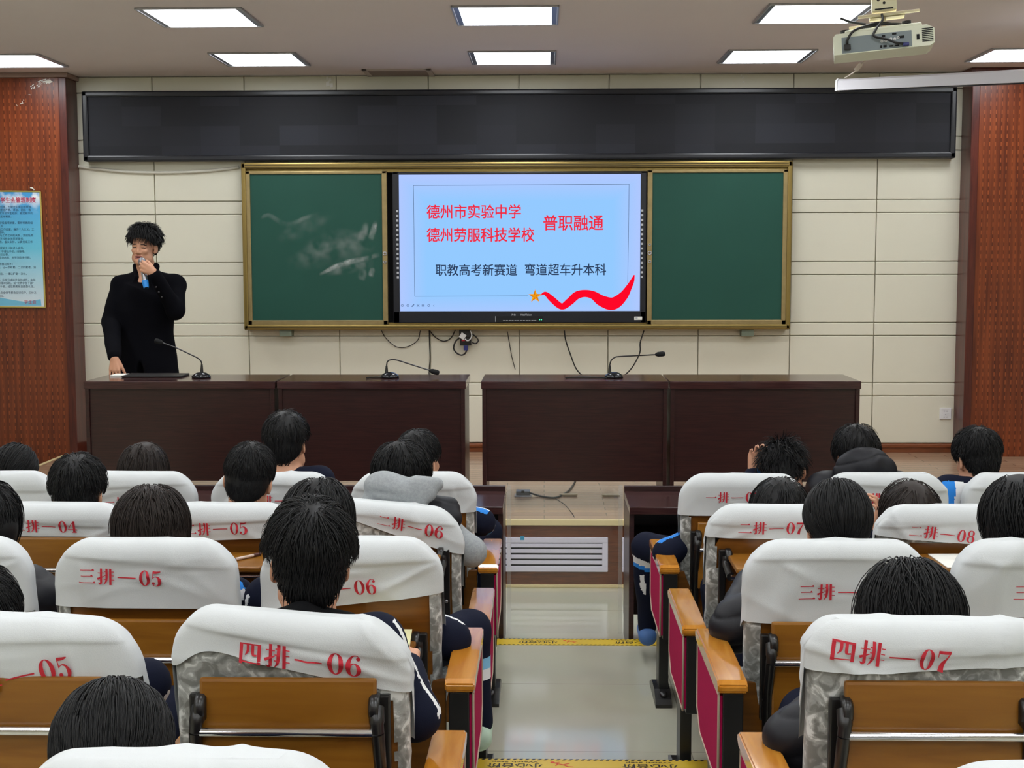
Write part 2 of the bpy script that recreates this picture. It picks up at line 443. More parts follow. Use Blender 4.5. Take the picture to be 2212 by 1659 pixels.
# ------------------------------------------------------------------ ceiling light panels
m_lamp = emit('lit light panel', (0.93, 0.97, 1.0, 1), LAMP)
lamp_frame = mat('light panel frame', srgb(180, 180, 186), 0.35, metal=0.5)
m_refl = mat('ribbed light reflector', srgb(150, 156, 176), 0.3, metal=0.7)
def lamp_meshes():
    f = MB(); w = 0.305
    for lo, hi in (((-w, -w, -0.012), (w, -w+0.012, 0)), ((-w, w-0.012, -0.012), (w, w, 0)), ((-w, -w, -0.012), (-w+0.012, w, 0)), ((w-0.012, -w, -0.012), (w, w, 0))): f.box(lo, hi, 0, 0.003)
    s = MB(); s.box((-w+0.012, -w+0.012, -0.007), (-w+0.042, w-0.012, -0.001)); s2 = MB(); s2.box((w-0.042, -w+0.012, -0.007), (w-0.012, w-0.012, -0.001))
    d = MB(); d.box((-w+0.042, -w+0.012, -0.008), (w-0.042, w-0.012, -0.001))
    return f.mesh('frame', lamp_frame), s.mesh('reflector', m_refl), s2.mesh('reflector', m_refl), d.mesh('diffuser', m_lamp)
LM = lamp_meshes()
LX = [-3.79, -2.01, -0.22, 1.56, 3.34]
names5 = {9.68: ['lit square ceiling light cut by the left edge of the picture, above the wood wing', 'lit square ceiling light above the left end of the black sign, row nearest the wall',
                 'lit square ceiling light above the middle of the black sign, beside the ceiling vent', 'lit square ceiling light below and left of the projector, row nearest the wall',
                 'lit square ceiling light cut by the right edge, above the hanging screen case'],
          8.02: [None, 'lit square ceiling light at the top left, second row from the front wall', 'lit square ceiling light at the top middle, second row from the front wall',
                 'lit square ceiling light at the top right, partly behind the projector mount', None]}
for ly in (9.68, 8.02, 6.36, 4.70, 3.04, 1.38, -0.28, -1.94):
    for i, lx in enumerate(LX):
        lab = names5.get(ly, [None]*5)[i] or 'lit square ceiling light over the seats, beyond the edges of the picture'
        t = thing('ceiling_light', lab, 'ceiling light', (lx, ly, CEIL), 0, 'square ceiling lights')
        for nm, me in zip(('frame', 'reflector', 'reflector', 'diffuser'), LM): link(nm, me, t)

p0, p1 = atz(785, 147, CEIL), atz(935, 164, CEIL)
t = thing('ceiling_vent', 'flat grey air vent in the ceiling just before the front wall', 'vent', ((p0.x+p1.x)/2, (p0.y+p1.y)/2, CEIL))
w, d = 0.26, 0.19
f = MB()
for lo, hi in (((-w, -d, -0.012), (w, -d+0.04, 0)), ((-w, d-0.04, -0.012), (w, d, 0)), ((-w, -d, -0.012), (-w+0.04, d, 0)), ((w-0.04, -d, -0.012), (w, d, 0))): f.box(lo, hi, 0, 0.003)
f.obj('frame', mat('vent frame', srgb(196, 186, 180), 0.6), t)
f = MB(); f.box((-w+0.04, -d+0.04, -0.010), (w-0.04, d-0.04, -0.001)); f.obj('filter_panel', mat('vent filter', srgb(150, 138, 132), 0.8), t)

# ------------------------------------------------------------------ long black sign
t = thing('led_sign', 'long unlit black electronic sign across the top of the front wall', 'sign', (-0.215, 10.5, 2.95))
f = MB(); W2, H2 = 3.355, 0.268
for lo, hi in (((-W2, -0.03, H2-0.045), (W2, 0.075, H2)), ((-W2, -0.03, -H2), (W2, 0.075, -H2+0.045)), ((-W2, -0.03, -H2), (-W2+0.045, 0.075, H2)), ((W2-0.045, -0.03, -H2), (W2, 0.075, H2))): f.box(lo, hi, 0, 0.012)
f.obj('frame', m_ledblack, t)
m_led, nt, b = nodes('unlit led modules')
tc = nt.nodes.new('ShaderNodeTexCoord'); sp = nt.nodes.new('ShaderNodeSeparateXYZ'); cb = nt.nodes.new('ShaderNodeCombineXYZ')
nt.links.new(tc.outputs['Object'], sp.inputs[0]); nt.links.new(sp.outputs['X'], cb.inputs['X']); nt.links.new(sp.outputs['Z'], cb.inputs['Y'])
br = nt.nodes.new('ShaderNodeTexBrick'); br.offset = 0.0
br.inputs['Color1'].default_value = srgb(20, 21, 29); br.inputs['Color2'].default_value = srgb(40, 42, 52); br.inputs['Mortar'].default_value = srgb(22, 23, 28)
br.inputs['Scale'].default_value = 1.0; br.inputs['Mortar Size'].default_value = 0.0008; br.inputs['Bias'].default_value = -0.35
br.inputs['Brick Width'].default_value = 0.305; br.inputs['Row Height'].default_value = 0.15
nt.links.new(cb.outputs[0], br.inputs['Vector']); nt.links.new(br.outputs['Color'], b.inputs['Base Color'])
b.inputs['Roughness'].default_value = 0.75
f = MB(); f.box((-W2+0.045, -0.012, -H2+0.045), (W2-0.045, 0.02, H2-0.045)); f.obj('led_panel', m_led, t)

# ------------------------------------------------------------------ blackboard with display
m_green = mat('green chalkboard', srgb(30, 78, 66), 0.55, noise=0.12, nscale=2.2, spec=0.3)
BX, BZ = -0.22, 2.02
t = thing('sliding_blackboard', 'wide green chalkboard in a brass frame around the lit display', 'blackboard', (BX, 10.5, BZ))
hw, hh = 2.118, 0.645
f = MB()
for lo, hi in (((-hw, -0.06, hh-0.048), (hw, 0.074, hh)), ((-hw, -0.06, -hh), (hw, 0.074, -hh+0.042)), ((-hw, -0.06, -hh), (-hw+0.036, 0.074, hh)), ((hw-0.036, -0.06, -hh), (hw, 0.074, hh))): f.box(lo, hi, 0, 0.010)
for z in (hh-0.020, hh-0.034, -hh+0.022): f.box((-hw+0.03, -0.063, z-0.002), (hw-0.03, -0.058, z+0.002), 1)
f.box((-hw+0.03, -0.02, hh-0.075), (hw-0.03, 0.07, hh-0.046), 0)
f.box((-hw+0.03, -0.02, -hh+0.04), (hw-0.03, 0.07, -hh+0.055), 0)
f.obj('frame', [m_gold, m_dark], t)
f = MB(); f.box((-hw+0.03, 0.05, -hh+0.03), (hw-0.03, 0.073, hh-0.03)); f.obj('backing_board', m_dark, t)
m_leaf = mat('worn brass leaf frame', srgb(160, 140, 96), 0.4, metal=0.6, noise=0.25, nscale=18)
for x0, x1, edge in ((-2.310, -1.214, 'r'), (0.794, 1.868, 'l')):
    x0 -= BX; x1 -= BX; z0, z1 = 1.412 - BZ, 2.600 - BZ; bd = 0.038
    g = MB(); g.box((x0+bd, -0.040, z0+bd), (x1-bd, 0.0, z1-0.022))
    go = g.obj('green_board', m_green, t)
    f = MB()
    for lo, hi in (((x0, -0.05, z1-0.024), (x1, 0.0, z1)), ((x0, -0.05, z0), (x1, 0.0, z0+bd)), ((x0, -0.05, z0), (x0+bd, 0.0, z1)), ((x1-bd, -0.05, z0), (x1, 0.0, z1))): f.box(lo, hi, 0, 0.005)
    f.obj('leaf_frame', m_leaf, go)
    k = MB(); kx = x1-0.019 if edge == 'r' else x0+0.019
    for kz, r_ in ((1.90, 0.012), (1.965, 0.016), (2.03, 0.009)):
        if edge == 'r' and kz > 2.0: continue
        k.lathe([(r_*0.5, 0), (r_, 0), (r_, 0.008), (r_*0.55, 0.008), (r_*0.5, 0)], 18, 0, Matrix.Translation((kx, -0.05, kz-BZ)) @ Matrix.Rotation(math.pi/2, 4, 'X'))
    k.obj('leaf_lock', m_steel, go)
    if edge == 'r':        # wiped chalk
        m_chalk, nt, b = nodes('wiped chalk dust')
        b.inputs['Base Color'].default_value = srgb(190, 200, 196); b.inputs['Roughness'].default_value = 0.9
        tcn = nt.nodes.new('ShaderNodeTexCoord'); mpn = nt.nodes.new('ShaderNodeMapping'); mpn.inputs['Scale'].default_value = (1, 1, 1)
        nz = nt.nodes.new('ShaderNodeTexNoise'); nz.inputs['Scale'].default_value = 14; nz.inputs['Detail'].default_value = 5
        nt.links.new(tcn.outputs['Object'], mpn.inputs[0]); nt.links.new(mpn.outputs[0], nz.inputs['Vector'])
        at_ = nt.nodes.new('ShaderNodeAttribute'); at_.attribute_name = 'dust'
        ml = nt.nodes.new('ShaderNodeMath'); ml.operation = 'MULTIPLY'
        rp = nt.nodes.new('ShaderNodeMapRange'); rp.inputs[1].default_value = 0.35; rp.inputs[2].default_value = 0.75
        nt.links.new(nz.outputs['Fac'], rp.inputs[0]); nt.links.new(rp.outputs[0], ml.inputs[0]); nt.links.new(at_.outputs['Fac'], ml.inputs[1])
        nt.links.new(ml.outputs[0], b.inputs['Alpha'])
        vs_, fs_, du = [], [], []
        def stroke(pts, w0, dens, seed):
            rs = random.Random(seed); P = spline([(*at(px, py, 10.458),) for px, py in pts], 8); n = len(P)
            b0 = len(vs_)
            for i, p in enumerate(P):
                d = P[min(i+1, n-1)] - P[max(i-1, 0)]; nn = np.array([-d[2], 0, d[0]]); nn /= np.linalg.norm(nn)+1e-9
                tt = i/(n-1); w = w0*(0.35+0.65*math.sin(math.pi*min(1, tt*1.3+0.1)/1.4))
                for q, de in ((-1, 0), (-0.4, 0.8), (0.35, 1.0), (1, 0.0)):
                    vs_.append((p[0]-BX+nn[0]*w*q, 10.4585-10.5-0.0002*seed, p[2]-BZ+nn[2]*w*q)); du.append(dens*de*min(1, 4*tt+0.1)*min(1, 5*(1-tt)+0.05))
            for i in range(n-1):
                for q in range(3): fs_.append((b0+i*4+q, b0+i*4+q+1, b0+i*4+q+5, b0+i*4+q+4))
        stroke([(690, 594), (720, 578), (755, 566), (790, 558), (820, 550)], 0.026, 0.938, 1)
        stroke([(705, 590), (740, 583), (775, 575), (808, 566)], 0.0455, 0.375, 2)
        stroke([(812, 476), (806, 500), (798, 522)], 0.0286, 0.625, 3)
        stroke([(792, 480), (784, 506), (776, 528)], 0.039, 0.413, 4)
        stroke([(806, 578), (800, 598)], 0.0286, 0.688, 5)
        stroke([(786, 580), (780, 606)], 0.039, 0.375, 6)
        stroke([(640, 560), (690, 530), (750, 515), (812, 528)], 0.091, 0.2, 7)
        stroke([(600, 520), (660, 490), (720, 480)], 0.078, 0.163, 8)
        stroke([(560, 475), (580, 465), (620, 485), (660, 470), (690, 462)], 0.0234, 0.25, 9)
        stroke([(620, 570), (680, 555), (740, 540), (810, 545)], 0.104, 0.188, 10)
        me = mesh_np('chalk_smear', vs_, np.array(fs_), m_chalk)
        a = me.attributes.new('dust', 'FLOAT', 'POINT'); a.data.foreach_set('value', np.array(du, dtype=np.float32))
        link('chalk_smear', me, go)

# ------------------------------------------------------------------ interactive display with its slide
DX, DZ = -0.19, 2.007
t = thing('interactive_display', 'lit widescreen display showing a blue slide with red characters', 'display', (DX, 10.5, DZ))
f = MB(); x0, x1, z0, z1 = -1.172-DX, 0.788-DX, 1.428-DZ, 2.592-DZ
sx0, sx1, sz0, sz1 = -1.122-DX, 0.742-DX, 1.519-DZ, 2.571-DZ
for lo, hi in (((x0, -0.035, sz1), (x1, 0.04, z1)), ((x0, -0.035, z0), (x1, 0.04, sz0)), ((x0, -0.035, z0), (sx0, 0.04, z1)), ((sx1, -0.035, z0), (x1, 0.04, z1))): f.box(lo, hi, 0, 0.006)
f.obj('bezel', mat('black display bezel', srgb(24, 25, 34), 0.3), t)
f = MB(); f.box((sx0-0.01, -0.01, sz0-0.01), (sx1+0.01, 0.045, sz1+0.01)); f.obj('display_body', m_dark, t)
m_slide = bpy.data.materials.new('slide light'); m_slide.use_nodes = True
nt = m_slide.node_tree; nt.nodes.clear()
o_ = nt.nodes.new('ShaderNodeOutputMaterial'); e_ = nt.nodes.new('ShaderNodeEmission'); nt.links.new(e_.outputs[0], o_.inputs[0])
tc = nt.nodes.new('ShaderNodeTexCoord'); sp = nt.nodes.new('ShaderNodeSeparateXYZ'); nt.links.new(tc.outputs['Object'], sp.inputs[0])
ab = nt.nodes.new('ShaderNodeMath'); ab.operation = 'ABSOLUTE'; nt.links.new(sp.outputs['Z'], ab.inputs[0])
ax = nt.nodes.new('ShaderNodeMath'); ax.operation = 'ABSOLUTE'; nt.links.new(sp.outputs['X'], ax.inputs[0])
mr = nt.nodes.new('ShaderNodeMapRange'); mr.inputs[1].default_value = 0.36; mr.inputs[2].default_value = 0.56; nt.links.new(ab.outputs[0], mr.inputs[0])
mr2 = nt.nodes.new('ShaderNodeMapRange'); mr2.inputs[1].default_value = 0.72; mr2.inputs[2].default_value = 0.95; nt.links.new(ax.outputs[0], mr2.inputs[0])
mm_ = nt.nodes.new('ShaderNodeMath'); mm_.operation = 'MAXIMUM'; nt.links.new(mr.outputs[0], mm_.inputs[0]); nt.links.new(mr2.outputs[0], mm_.inputs[1])
mx = nt.nodes.new('ShaderNodeMix'); mx.data_type = 'RGBA'; mx.inputs['A'].default_value = srgb(148, 202, 255); mx.inputs['B'].default_value = srgb(178, 200, 255)
nt.links.new(mm_.outputs[0], mx.inputs['Factor']); nt.links.new(mx.outputs['Result'], e_.inputs['Color']); e_.inputs['Strength'].default_value = 1.0
m_sred = emit('slide red', srgb(238, 44, 68), 1.0); m_sdark = emit('slide dark', srgb(44, 62, 92), 1.0)
m_rib = emit('slide ribbon red', srgb(255, 8, 40), 1.0); m_star = emit('slide gold', srgb(250, 168, 20), 1.0); m_star2 = emit('slide dark gold', srgb(214, 124, 16), 1.0); m_icon = emit('slide icons', srgb(92, 116, 160), 1.0)
s = MB(); YS = -0.012
s.poly([(sx0, YS, sz0), (sx1, YS, sz0), (sx1, YS, sz1), (sx0, YS, sz1)], 0)
def scr(px, py, dy=-0.002):
    p = at(px, py, 10.486); return (p.x-DX, YS+dy, p.z-DZ)
def stxt(body, xl, xr, yc, h, m, bold=0.0):
    a, b_ = at(xl, yc, 10.486), at(xr, yc, 10.486)
    for q, (ox, oz) in enumerate(((0, 0), (bold, bold), (-bold, bold), (bold, -bold), (-bold, -bold)) if bold else ((0, 0),)):
        fit_text(s, body, onwall((a.x+b_.x)/2-DX+ox, YS-0.002-0.0001*q, (a.z+b_.z)/2-DZ+oz), b_.x-a.x, h/275.0, m)
stxt('德州市实验中学', 922, 1125, 457, 29, 1, 0.0013)
stxt('德州劳服科技学校', 922, 1154, 507, 29, 1, 0.0013)
stxt('普职融通', 1174, 1303, 481, 32, 1, 0.0015)
stxt('职教高考新赛道', 941, 1117, 583, 25, 2, 0.0009)
stxt('弯道超车升本科', 1134, 1309, 582, 25, 2, 0.0009)
def line(p, q, w=0.0014, m=2):
    a, b_ = Vector(scr(*p)), Vector(scr(*q)); d = (b_-a).normalized(); n_ = Vector((-d.z, 0, d.x))*w
    s.poly([a-n_, b_-n_, b_+n_, a+n_], m)
line((893, 401), (1359, 398)); line((893, 401), (896, 640)); line((896, 640), (1140, 639)); line((1359, 398), (1356, 612))
def ribbon(L, m):
    P = spline(L, 6); E_ = []
    for i, (x, y, w) in enumerate(P):
        d = P[min(i+1, len(P)-1)] - P[max(i-1, 0)]; d = d[:2]/(np.linalg.norm(d[:2])+1e-9)
        E_.append((scr(x-d[1]*w, y+d[0]*w, -0.003), scr(x+d[1]*w, y-d[0]*w, -0.003)))
    for (a, b_), (c, d) in zip(E_[:-1], E_[1:]): s.poly([a, b_, d, c], m)
ribbon([(1167, 638, 0.5), (1178, 634, 4), (1192, 646, 6.5), (1213, 662, 6.8), (1230, 652, 8), (1246, 638, 8.5), (1264, 634, 7.8), (1282, 638, 9), (1300, 650, 12), (1324, 656, 13.5), (1346, 640, 10), (1360, 618, 6), (1366, 606, 4.2), (1370, 594, 1.0)], 3)
c0 = (1156, 640)
for k in range(10):
    a0 = math.pi*k/5 - math.pi/2; a1 = math.pi*(k+1)/5 - math.pi/2
    r0, r1 = (15, 6.2) if k % 2 == 0 else (6.2, 15)
    s.poly([scr(c0[0], c0[1], -0.004), scr(c0[0]+r0*math.cos(a0), c0[1]+r0*math.sin(a0), -0.004), scr(c0[0]+r1*math.cos(a1), c0[1]+r1*math.sin(a1), -0.004)], 4 if k % 2 == 0 else 5)
for k, px in enumerate((869, 881, 892, 903, 914, 926)):
    if k in (0, 1, 5):
        for q in range(10):
            a0, a1 = 2*math.pi*q/10, 2*math.pi*(q+1)/10
            s.poly([scr(px+2.8*math.cos(a0), 660+2.8*math.sin(a0)), scr(px+2.8*math.cos(a1), 660+2.8*math.sin(a1)), scr(px+1.7*math.cos(a1), 660+1.7*math.sin(a1)), scr(px+1.7*math.cos(a0), 660+1.7*math.sin(a0))], 6)
    elif k == 2: line((px-2.5, 662.5), (px+2.5, 657.5), 0.004, 6)
    elif k == 3: line((px-2.8, 657), (px+2.8, 663), 0.0018, 6); line((px-2.8, 663), (px+2.8, 657), 0.0018, 6)
    else: line((px-3, 659), (px+3, 659), 0.003, 6); line((px-3, 661.5), (px+3, 661.5), 0.002, 6)
line((938, 658), (936, 660.5), 0.0014, 6); line((936, 660), (938, 662.5), 0.0014, 6)
s.obj('screen', [m_slide, m_sred, m_sdark, m_rib, m_star, m_star2, m_icon], t, recalc=False)
m_lab = mat('pale grey printing', srgb(190, 192, 196), 0.5)
for bx in (-0.024, 0.022):
    k = MB()
    xx = (sx0 if bx < 0 else sx1) + bx*0.55
    for q in range(15):
        z = 0.285 - q*0.0365
        k.box((xx-0.008, -0.0365, z-0.008), (xx+0.008, -0.034, z+0.008))
    k.obj('shortcut_keys', m_lab, t)
k = MB(); a = at(1134, 680, 10.465)
fit_text(k, 'HiteVision', onwall(a.x-DX+0.008, -0.0362, a.z-DZ), 0.088, 0.015, 0, 0.02)
a = at(1110, 680, 10.465)
fit_text(k, '鸿合', onwall(a.x-DX-0.002, -0.0362, a.z-DZ), 0.034, 0.015, 0, 0.02)
k.obj('maker_lettering', m_lab, t)
k = MB(); a, b_ = at(1070, 695, 10.465), at(1173, 683, 10.465)
k.box((a.x-DX, -0.040, a.z-DZ), (b_.x-DX, -0.034, b_.z-DZ), 0)
for q in range(12):
    xx = a.x-DX+0.06+q*0.022; k.box((xx, -0.0415, a.z-DZ+0.006), (xx+0.016, -0.0395, a.z-DZ+0.011), 1)
k.box((b_.x-DX-0.03, -0.0415, a.z-DZ+0.012), (b_.x-DX-0.022, -0.0395, a.z-DZ+0.020), 2); k.box((b_.x-DX-0.016, -0.0415, a.z-DZ+0.012), (b_.x-DX-0.008, -0.0395, a.z-DZ+0.020), 2)
k.box((a.x-DX, -0.0415, a.z-DZ), (a.x-DX+0.004, -0.0395, b_.z-DZ), 1)
k.obj('front_ports', [m_dark, m_lab, emit('green indicator', (0.1, 1, 0.5, 1), 1.2)], t)
k = MB(); a, b_ = at(1370, 691, 10.465), at(1387, 684, 10.465); k.box((a.x-DX, -0.0375, a.z-DZ), (b_.x-DX, -0.034, b_.z-DZ), 0)
k.box((a.x-DX+0.008, -0.038, a.z-DZ+0.006), (a.x-DX+0.026, -0.0372, b_.z-DZ-0.004), 1)
k.obj('asset_sticker', [m_paper, m_lab], t)

# feet under the blackboard frame
for px, lab in ((618, 'grey green block under the left end of the blackboard frame'), (1614, 'grey green block under the right end of the blackboard frame')):
    a = at(px, 720, 10.5); k = MB(); k.box((a.x-0.048, 10.47, a.z-0.022), (a.x+0.048, 10.574, 1.3745), 0, 0.004)
    tag(k.obj('support_block', mat('grey green metal', srgb(120, 130, 112), 0.5)), lab, 'bracket', 'blackboard brackets')

# ------------------------------------------------------------------ poster on the left wing
pc = [at(-110, 412, 10.34), at(87, 414, 10.34), at(98, 664, 10.34), at(-102, 662, 10.34)]
t = thing('notice_poster', 'blue printed notice with lines of text on the left wood wing', 'poster', ((pc[0]+pc[2])/2))
o0 = t.location
m_post, nt, b = nodes('blue sky print')
tc = nt.nodes.new('ShaderNodeTexCoord'); sp = nt.nodes.new('ShaderNodeSeparateXYZ'); nt.links.new(tc.outputs['Object'], sp.inputs[0])
mr = nt.nodes.new('ShaderNodeMapRange'); mr.inputs[1].default_value = -0.44; mr.inputs[2].default_value = 0.45; nt.links.new(sp.outputs['Z'], mr.inputs[0])
nz = nt.nodes.new('ShaderNodeTexNoise'); nz.inputs['Scale'].default_value = 7; nz.inputs['Detail'].default_value = 5; nt.links.new(tc.outputs['Object'], nz.inputs['Vector'])
cr = nt.nodes.new('ShaderNodeValToRGB'); cr.color_ramp.elements[0].position = 0; cr.color_ramp.elements[0].color = srgb(226, 236, 244)
cr.color_ramp.elements[1].position = 1; cr.color_ramp.elements[1].color = srgb(70, 160, 225)
e = cr.color_ramp.elements.new(0.5); e.color = srgb(112, 204, 232)
e = cr.color_ramp.elements.new(0.2); e.color = srgb(190, 226, 240)
nt.links.new(mr.outputs[0], cr.inputs['Fac'])
cl = nt.nodes.new('ShaderNodeValToRGB'); cl.color_ramp.elements[0].position = 0.5; cl.color_ramp.elements[1].position = 0.62; nt.links.new(nz.outputs['Fac'], cl.inputs['Fac'])
gt = nt.nodes.new('ShaderNodeMapRange'); gt.inputs[1].default_value = 0.26; gt.inputs[2].default_value = 0.40; nt.links.new(sp.outputs['Z'], gt.inputs[0])
ml = nt.nodes.new('ShaderNodeMath'); ml.operation = 'MULTIPLY'; nt.links.new(cl.outputs['Color'], ml.inputs[0]); nt.links.new(gt.outputs[0], ml.inputs[1])
mx = nt.nodes.new('ShaderNodeMix'); mx.data_type = 'RGBA'; mx.inputs['B'].default_value = srgb(240, 246, 252)
nt.links.new(ml.outputs[0], mx.inputs['Factor']); nt.links.new(cr.outputs['Color'], mx.inputs['A']); nt.links.new(mx.outputs['Result'], b.inputs['Base Color'])
b.inputs['Roughness'].default_value = 0.4
m_ptxt = mat('poster ink', srgb(44, 70, 104), 0.6); m_pred = mat('poster title ink', srgb(196, 40, 84), 0.6); m_phill = mat('poster hill blue', srgb(122, 200, 232), 0.5); m_poutl = mat('poster title outline', srgb(248, 240, 248), 0.6)
s = MB()
def rel(p, dy=0.0): return (p.x-o0.x, p.y-o0.y+dy, p.z-o0.z)
s.add([rel(p, -0.004) for p in pc] + [rel(p, 0.006) for p in pc], [(0, 1, 2, 3), (4, 5, 1, 0), (5, 6, 2, 1), (6, 7, 3, 2), (7, 4, 0, 3)], 0)
rows_ = [(350, 350, '章程和制度，为使学生会内部管理'), (383, 350, '积极，塑造严肃、紧张、团结一致'), (420, 370, '全面落实本校学生组织，规范有序的'), (457, 150, '制定本制度。'), (527, 370, '遵守学校各项制度，要有明确的组'), (563, 40, '织'),
         (600, 385, '严谨的工作态度，摒弃个人主义，工'), (636, 75, '的精神。'), (668, 375, '明确学习与工作之间的关系，完成任务'), (705, 290, '注意为学校和全体同学服务。'), (741, 370, '对工作负责，服从安排，认真完成工作'),
         (810, 290, '应至少提前五分钟进入会场。'), (848, 305, '纪律，不得玩手机，闲聊等。'), (883, 120, '做好会议记录。'), (918, 365, '落实会场出席，并签到负责任职。'), (990, 165, '（特殊情况除外）'), (1026, 405, '三次，记一次旷勤，二次旷勤者，消'),
         (1098, 320, '扣除后，一律以旷勤一次计。'), (1168, 400, '任务，且学习成绩优良的成员，由部'), (1203, 380, '团和部精神实践，如“优秀学生干部”'), (1240, 405, '的学生干部，经后期考核由团委认定。'), (1308, 410, '学生会全体干部会议讨论中，三分之'), (1345, 65, '方可通过。')]
for yc, xr, body in rows_:
    vs_, fs_ = text_mesh(body, 0.0215, 'RIGHT')
    a = at(xr/5.184, 380+yc/5.184, 10.34)
    s.add([(a.x-o0.x+v.x*0.93, -0.0055, a.z-o0.z+v.y) for v in vs_], fs_, 1)
a = at(40, 432, 10.34)
for kk, (mi_, bo) in enumerate(((4, 0.05), (2, 0.015))):
    fit_text(s, '学生会管理制度', onwall(a.x-o0.x, -0.005-0.001*kk, a.z-o0.z), 0.275+0.004*(1-kk), 0.043, mi_, bo)
a = at(66, 652, 10.34); fit_text(s, '学生会', onwall(a.x-o0.x, -0.006, a.z-o0.z), 0.093, 0.028, 2, 0.0)
hl = [(-0.36, -0.37), (-0.2, -0.345), (-0.05, -0.36), (0.1, -0.39), (0.2, -0.405), (0.3, -0.39), (0.325, -0.385), (0.33, -0.435), (-0.36, -0.435)]
s.poly([(x, -0.0048, z) for x, z in hl], 3)
s.obj('printed_sheet', [m_post, m_ptxt, m_pred, m_phill, m_poutl], t, recalc=False)
f = MB(); m_gild = mat('gilt poster edge', srgb(196, 176, 96), 0.4, metal=0.4)
for i in range(4):
    f.tube([Vector(rel(pc[i], -0.001)), Vector(rel(pc[(i+1) % 4], -0.001))], 0.007, 6)
f.obj('gilt_edge', m_gild, t)
k = MB(); a = at(70, 408, 10.345); k.tube([(a.x-0.015, a.y, a.z+0.008), (a.x, a.y-0.004, a.z+0.006), (a.x+0.014, a.y, a.z-0.008)], 0.005, 6)
tag(k.obj('paper_scrap', m_paper), 'white torn scrap stuck just above the blue poster', 'scrap')

# ------------------------------------------------------------------ power outlet
t = thing('wall_outlet', 'white square socket low on the wall right of the desks', 'outlet', (3.144, 10.575, 0.708))
k = MB(); k.box((-0.046, -0.012, -0.046), (0.046, 0, 0.046), 0, 0.005); k.obj('cover_plate', m_white, t)
k = MB()
for x, z, a in ((-0.010, 0.020, 0), (0.010, 0.020, 0), (0, -0.008, 0), (-0.011, -0.026, 0.5), (0.011, -0.026, -0.5)):
    k.box((-0.0035, -0.0135, -0.0018), (0.0035, -0.0115, 0.0018), 0, 0, Matrix.Translation((x, 0, z)) @ Matrix.Rotation(a, 4, 'Y'))
k.obj('socket_holes', m_dark, t)

# ------------------------------------------------------------------ cables and small things on the front wall
def cable(pts, label, r=0.004, m=None, name='cable', cat='cable', Y=10.56, dz=None, group='cables under the blackboard'):
    P = spline([tuple(at(px, py, Y)) for px, py in pts], 6)
    o = MB().tube(P, r, 8).obj(name, m or m_cable); tag(o, label, cat, group); return o
cable([(824, 714), (834, 731), (856, 749), (880, 749), (902, 735), (908, 714)], 'thin brown cable loop hanging under the blackboard, leftmost', 0.0032, group=None)
cable([(927, 714), (928, 745), (929, 775), (927, 800), (927, 835), (927, 870)], 'straight thin cable hanging down behind the second microphone', 0.004, Y=10.565, group=None)
cable([(928, 714), (940, 728), (958, 737), (974, 730), (984, 712)], 'shallow cable loop between the straight cable and the black adapter', 0.004, group=None)
cable([(1096, 716), (1101, 745), (1106, 772), (1113, 798)], 'thin wire hanging over the gap between the desks', 0.003, group=None)
cable([(1219, 714), (1222, 735), (1232, 765), (1245, 797), (1262, 813), (1285, 818)], 'black cable from the display down to the third microphone, left side', 0.005, Y=10.5, group=None)
cable([(1391, 714), (1383, 740), (1382, 762), (1368, 790), (1352, 808), (1335, 816)], 'black cable from the display down to the third microphone, right side', 0.005, Y=10.5, group=None)
t = thing('signal_adapter', 'black adapter box with a blue plug dangling under the blackboard', 'adapter', at(1006, 738, 10.52))
o0 = t.location
k = MB(); k.box((-0.045, -0.02, -0.03), (0.045, 0.012, 0.03), 0, 0.006); k.box((-0.03, -0.0215, 0.006), (-0.005, -0.0195, 0.016), 1); k.obj('box', [m_blackmet, m_red], t)
k = MB(); k.box((-0.016, -0.018, -0.068), (0.018, 0.008, -0.028), 0, 0.004); k.obj('blue_plug', mat('blue connector', srgb(40, 44, 110), 0.4), t)
k = MB(); k.box((-0.022, -0.006, -0.022), (0.022, 0.004, 0.022), 0, 0.003, Matrix.Translation((-0.022, -0.03, 0.045)) @ Matrix.Rotation(0.6, 4, 'Y')); k.obj('white_charger', m_white, t)
k = MB(); k.tube([tuple(Vector(p)-o0) for p in spline([tuple(at(px, py, 10.52)) for px, py in ((1008, 757), (1004, 764), (996, 767), (986, 762), (980, 752), (984, 738), (994, 728), (1000, 716))], 6)], 0.006, 8)
k.tube([tuple(Vector(p)-o0) for p in spline([tuple(at(px, py, 10.52)) for px, py in ((1016, 720), (1026, 726), (1033, 735), (1028, 742), (1020, 740))], 6)], 0.005, 8)
k.obj('black_lead', m_cable, t)
k = MB(); k.tube([tuple(Vector(p)-o0) for p in spline([tuple(at(px, py, 10.49)) for px, py in ((1016, 714), (1019, 724), (1016, 732), (1010, 736), (1004, 732))], 6)], 0.005, 8); k.obj('white_lead', m_white, t)
k = MB(); k.box((-0.05, -0.03, 0.03), (0.04, 0.02, 0.13), 0, 0.01); k.obj('cable_bundle', m_cable, t)
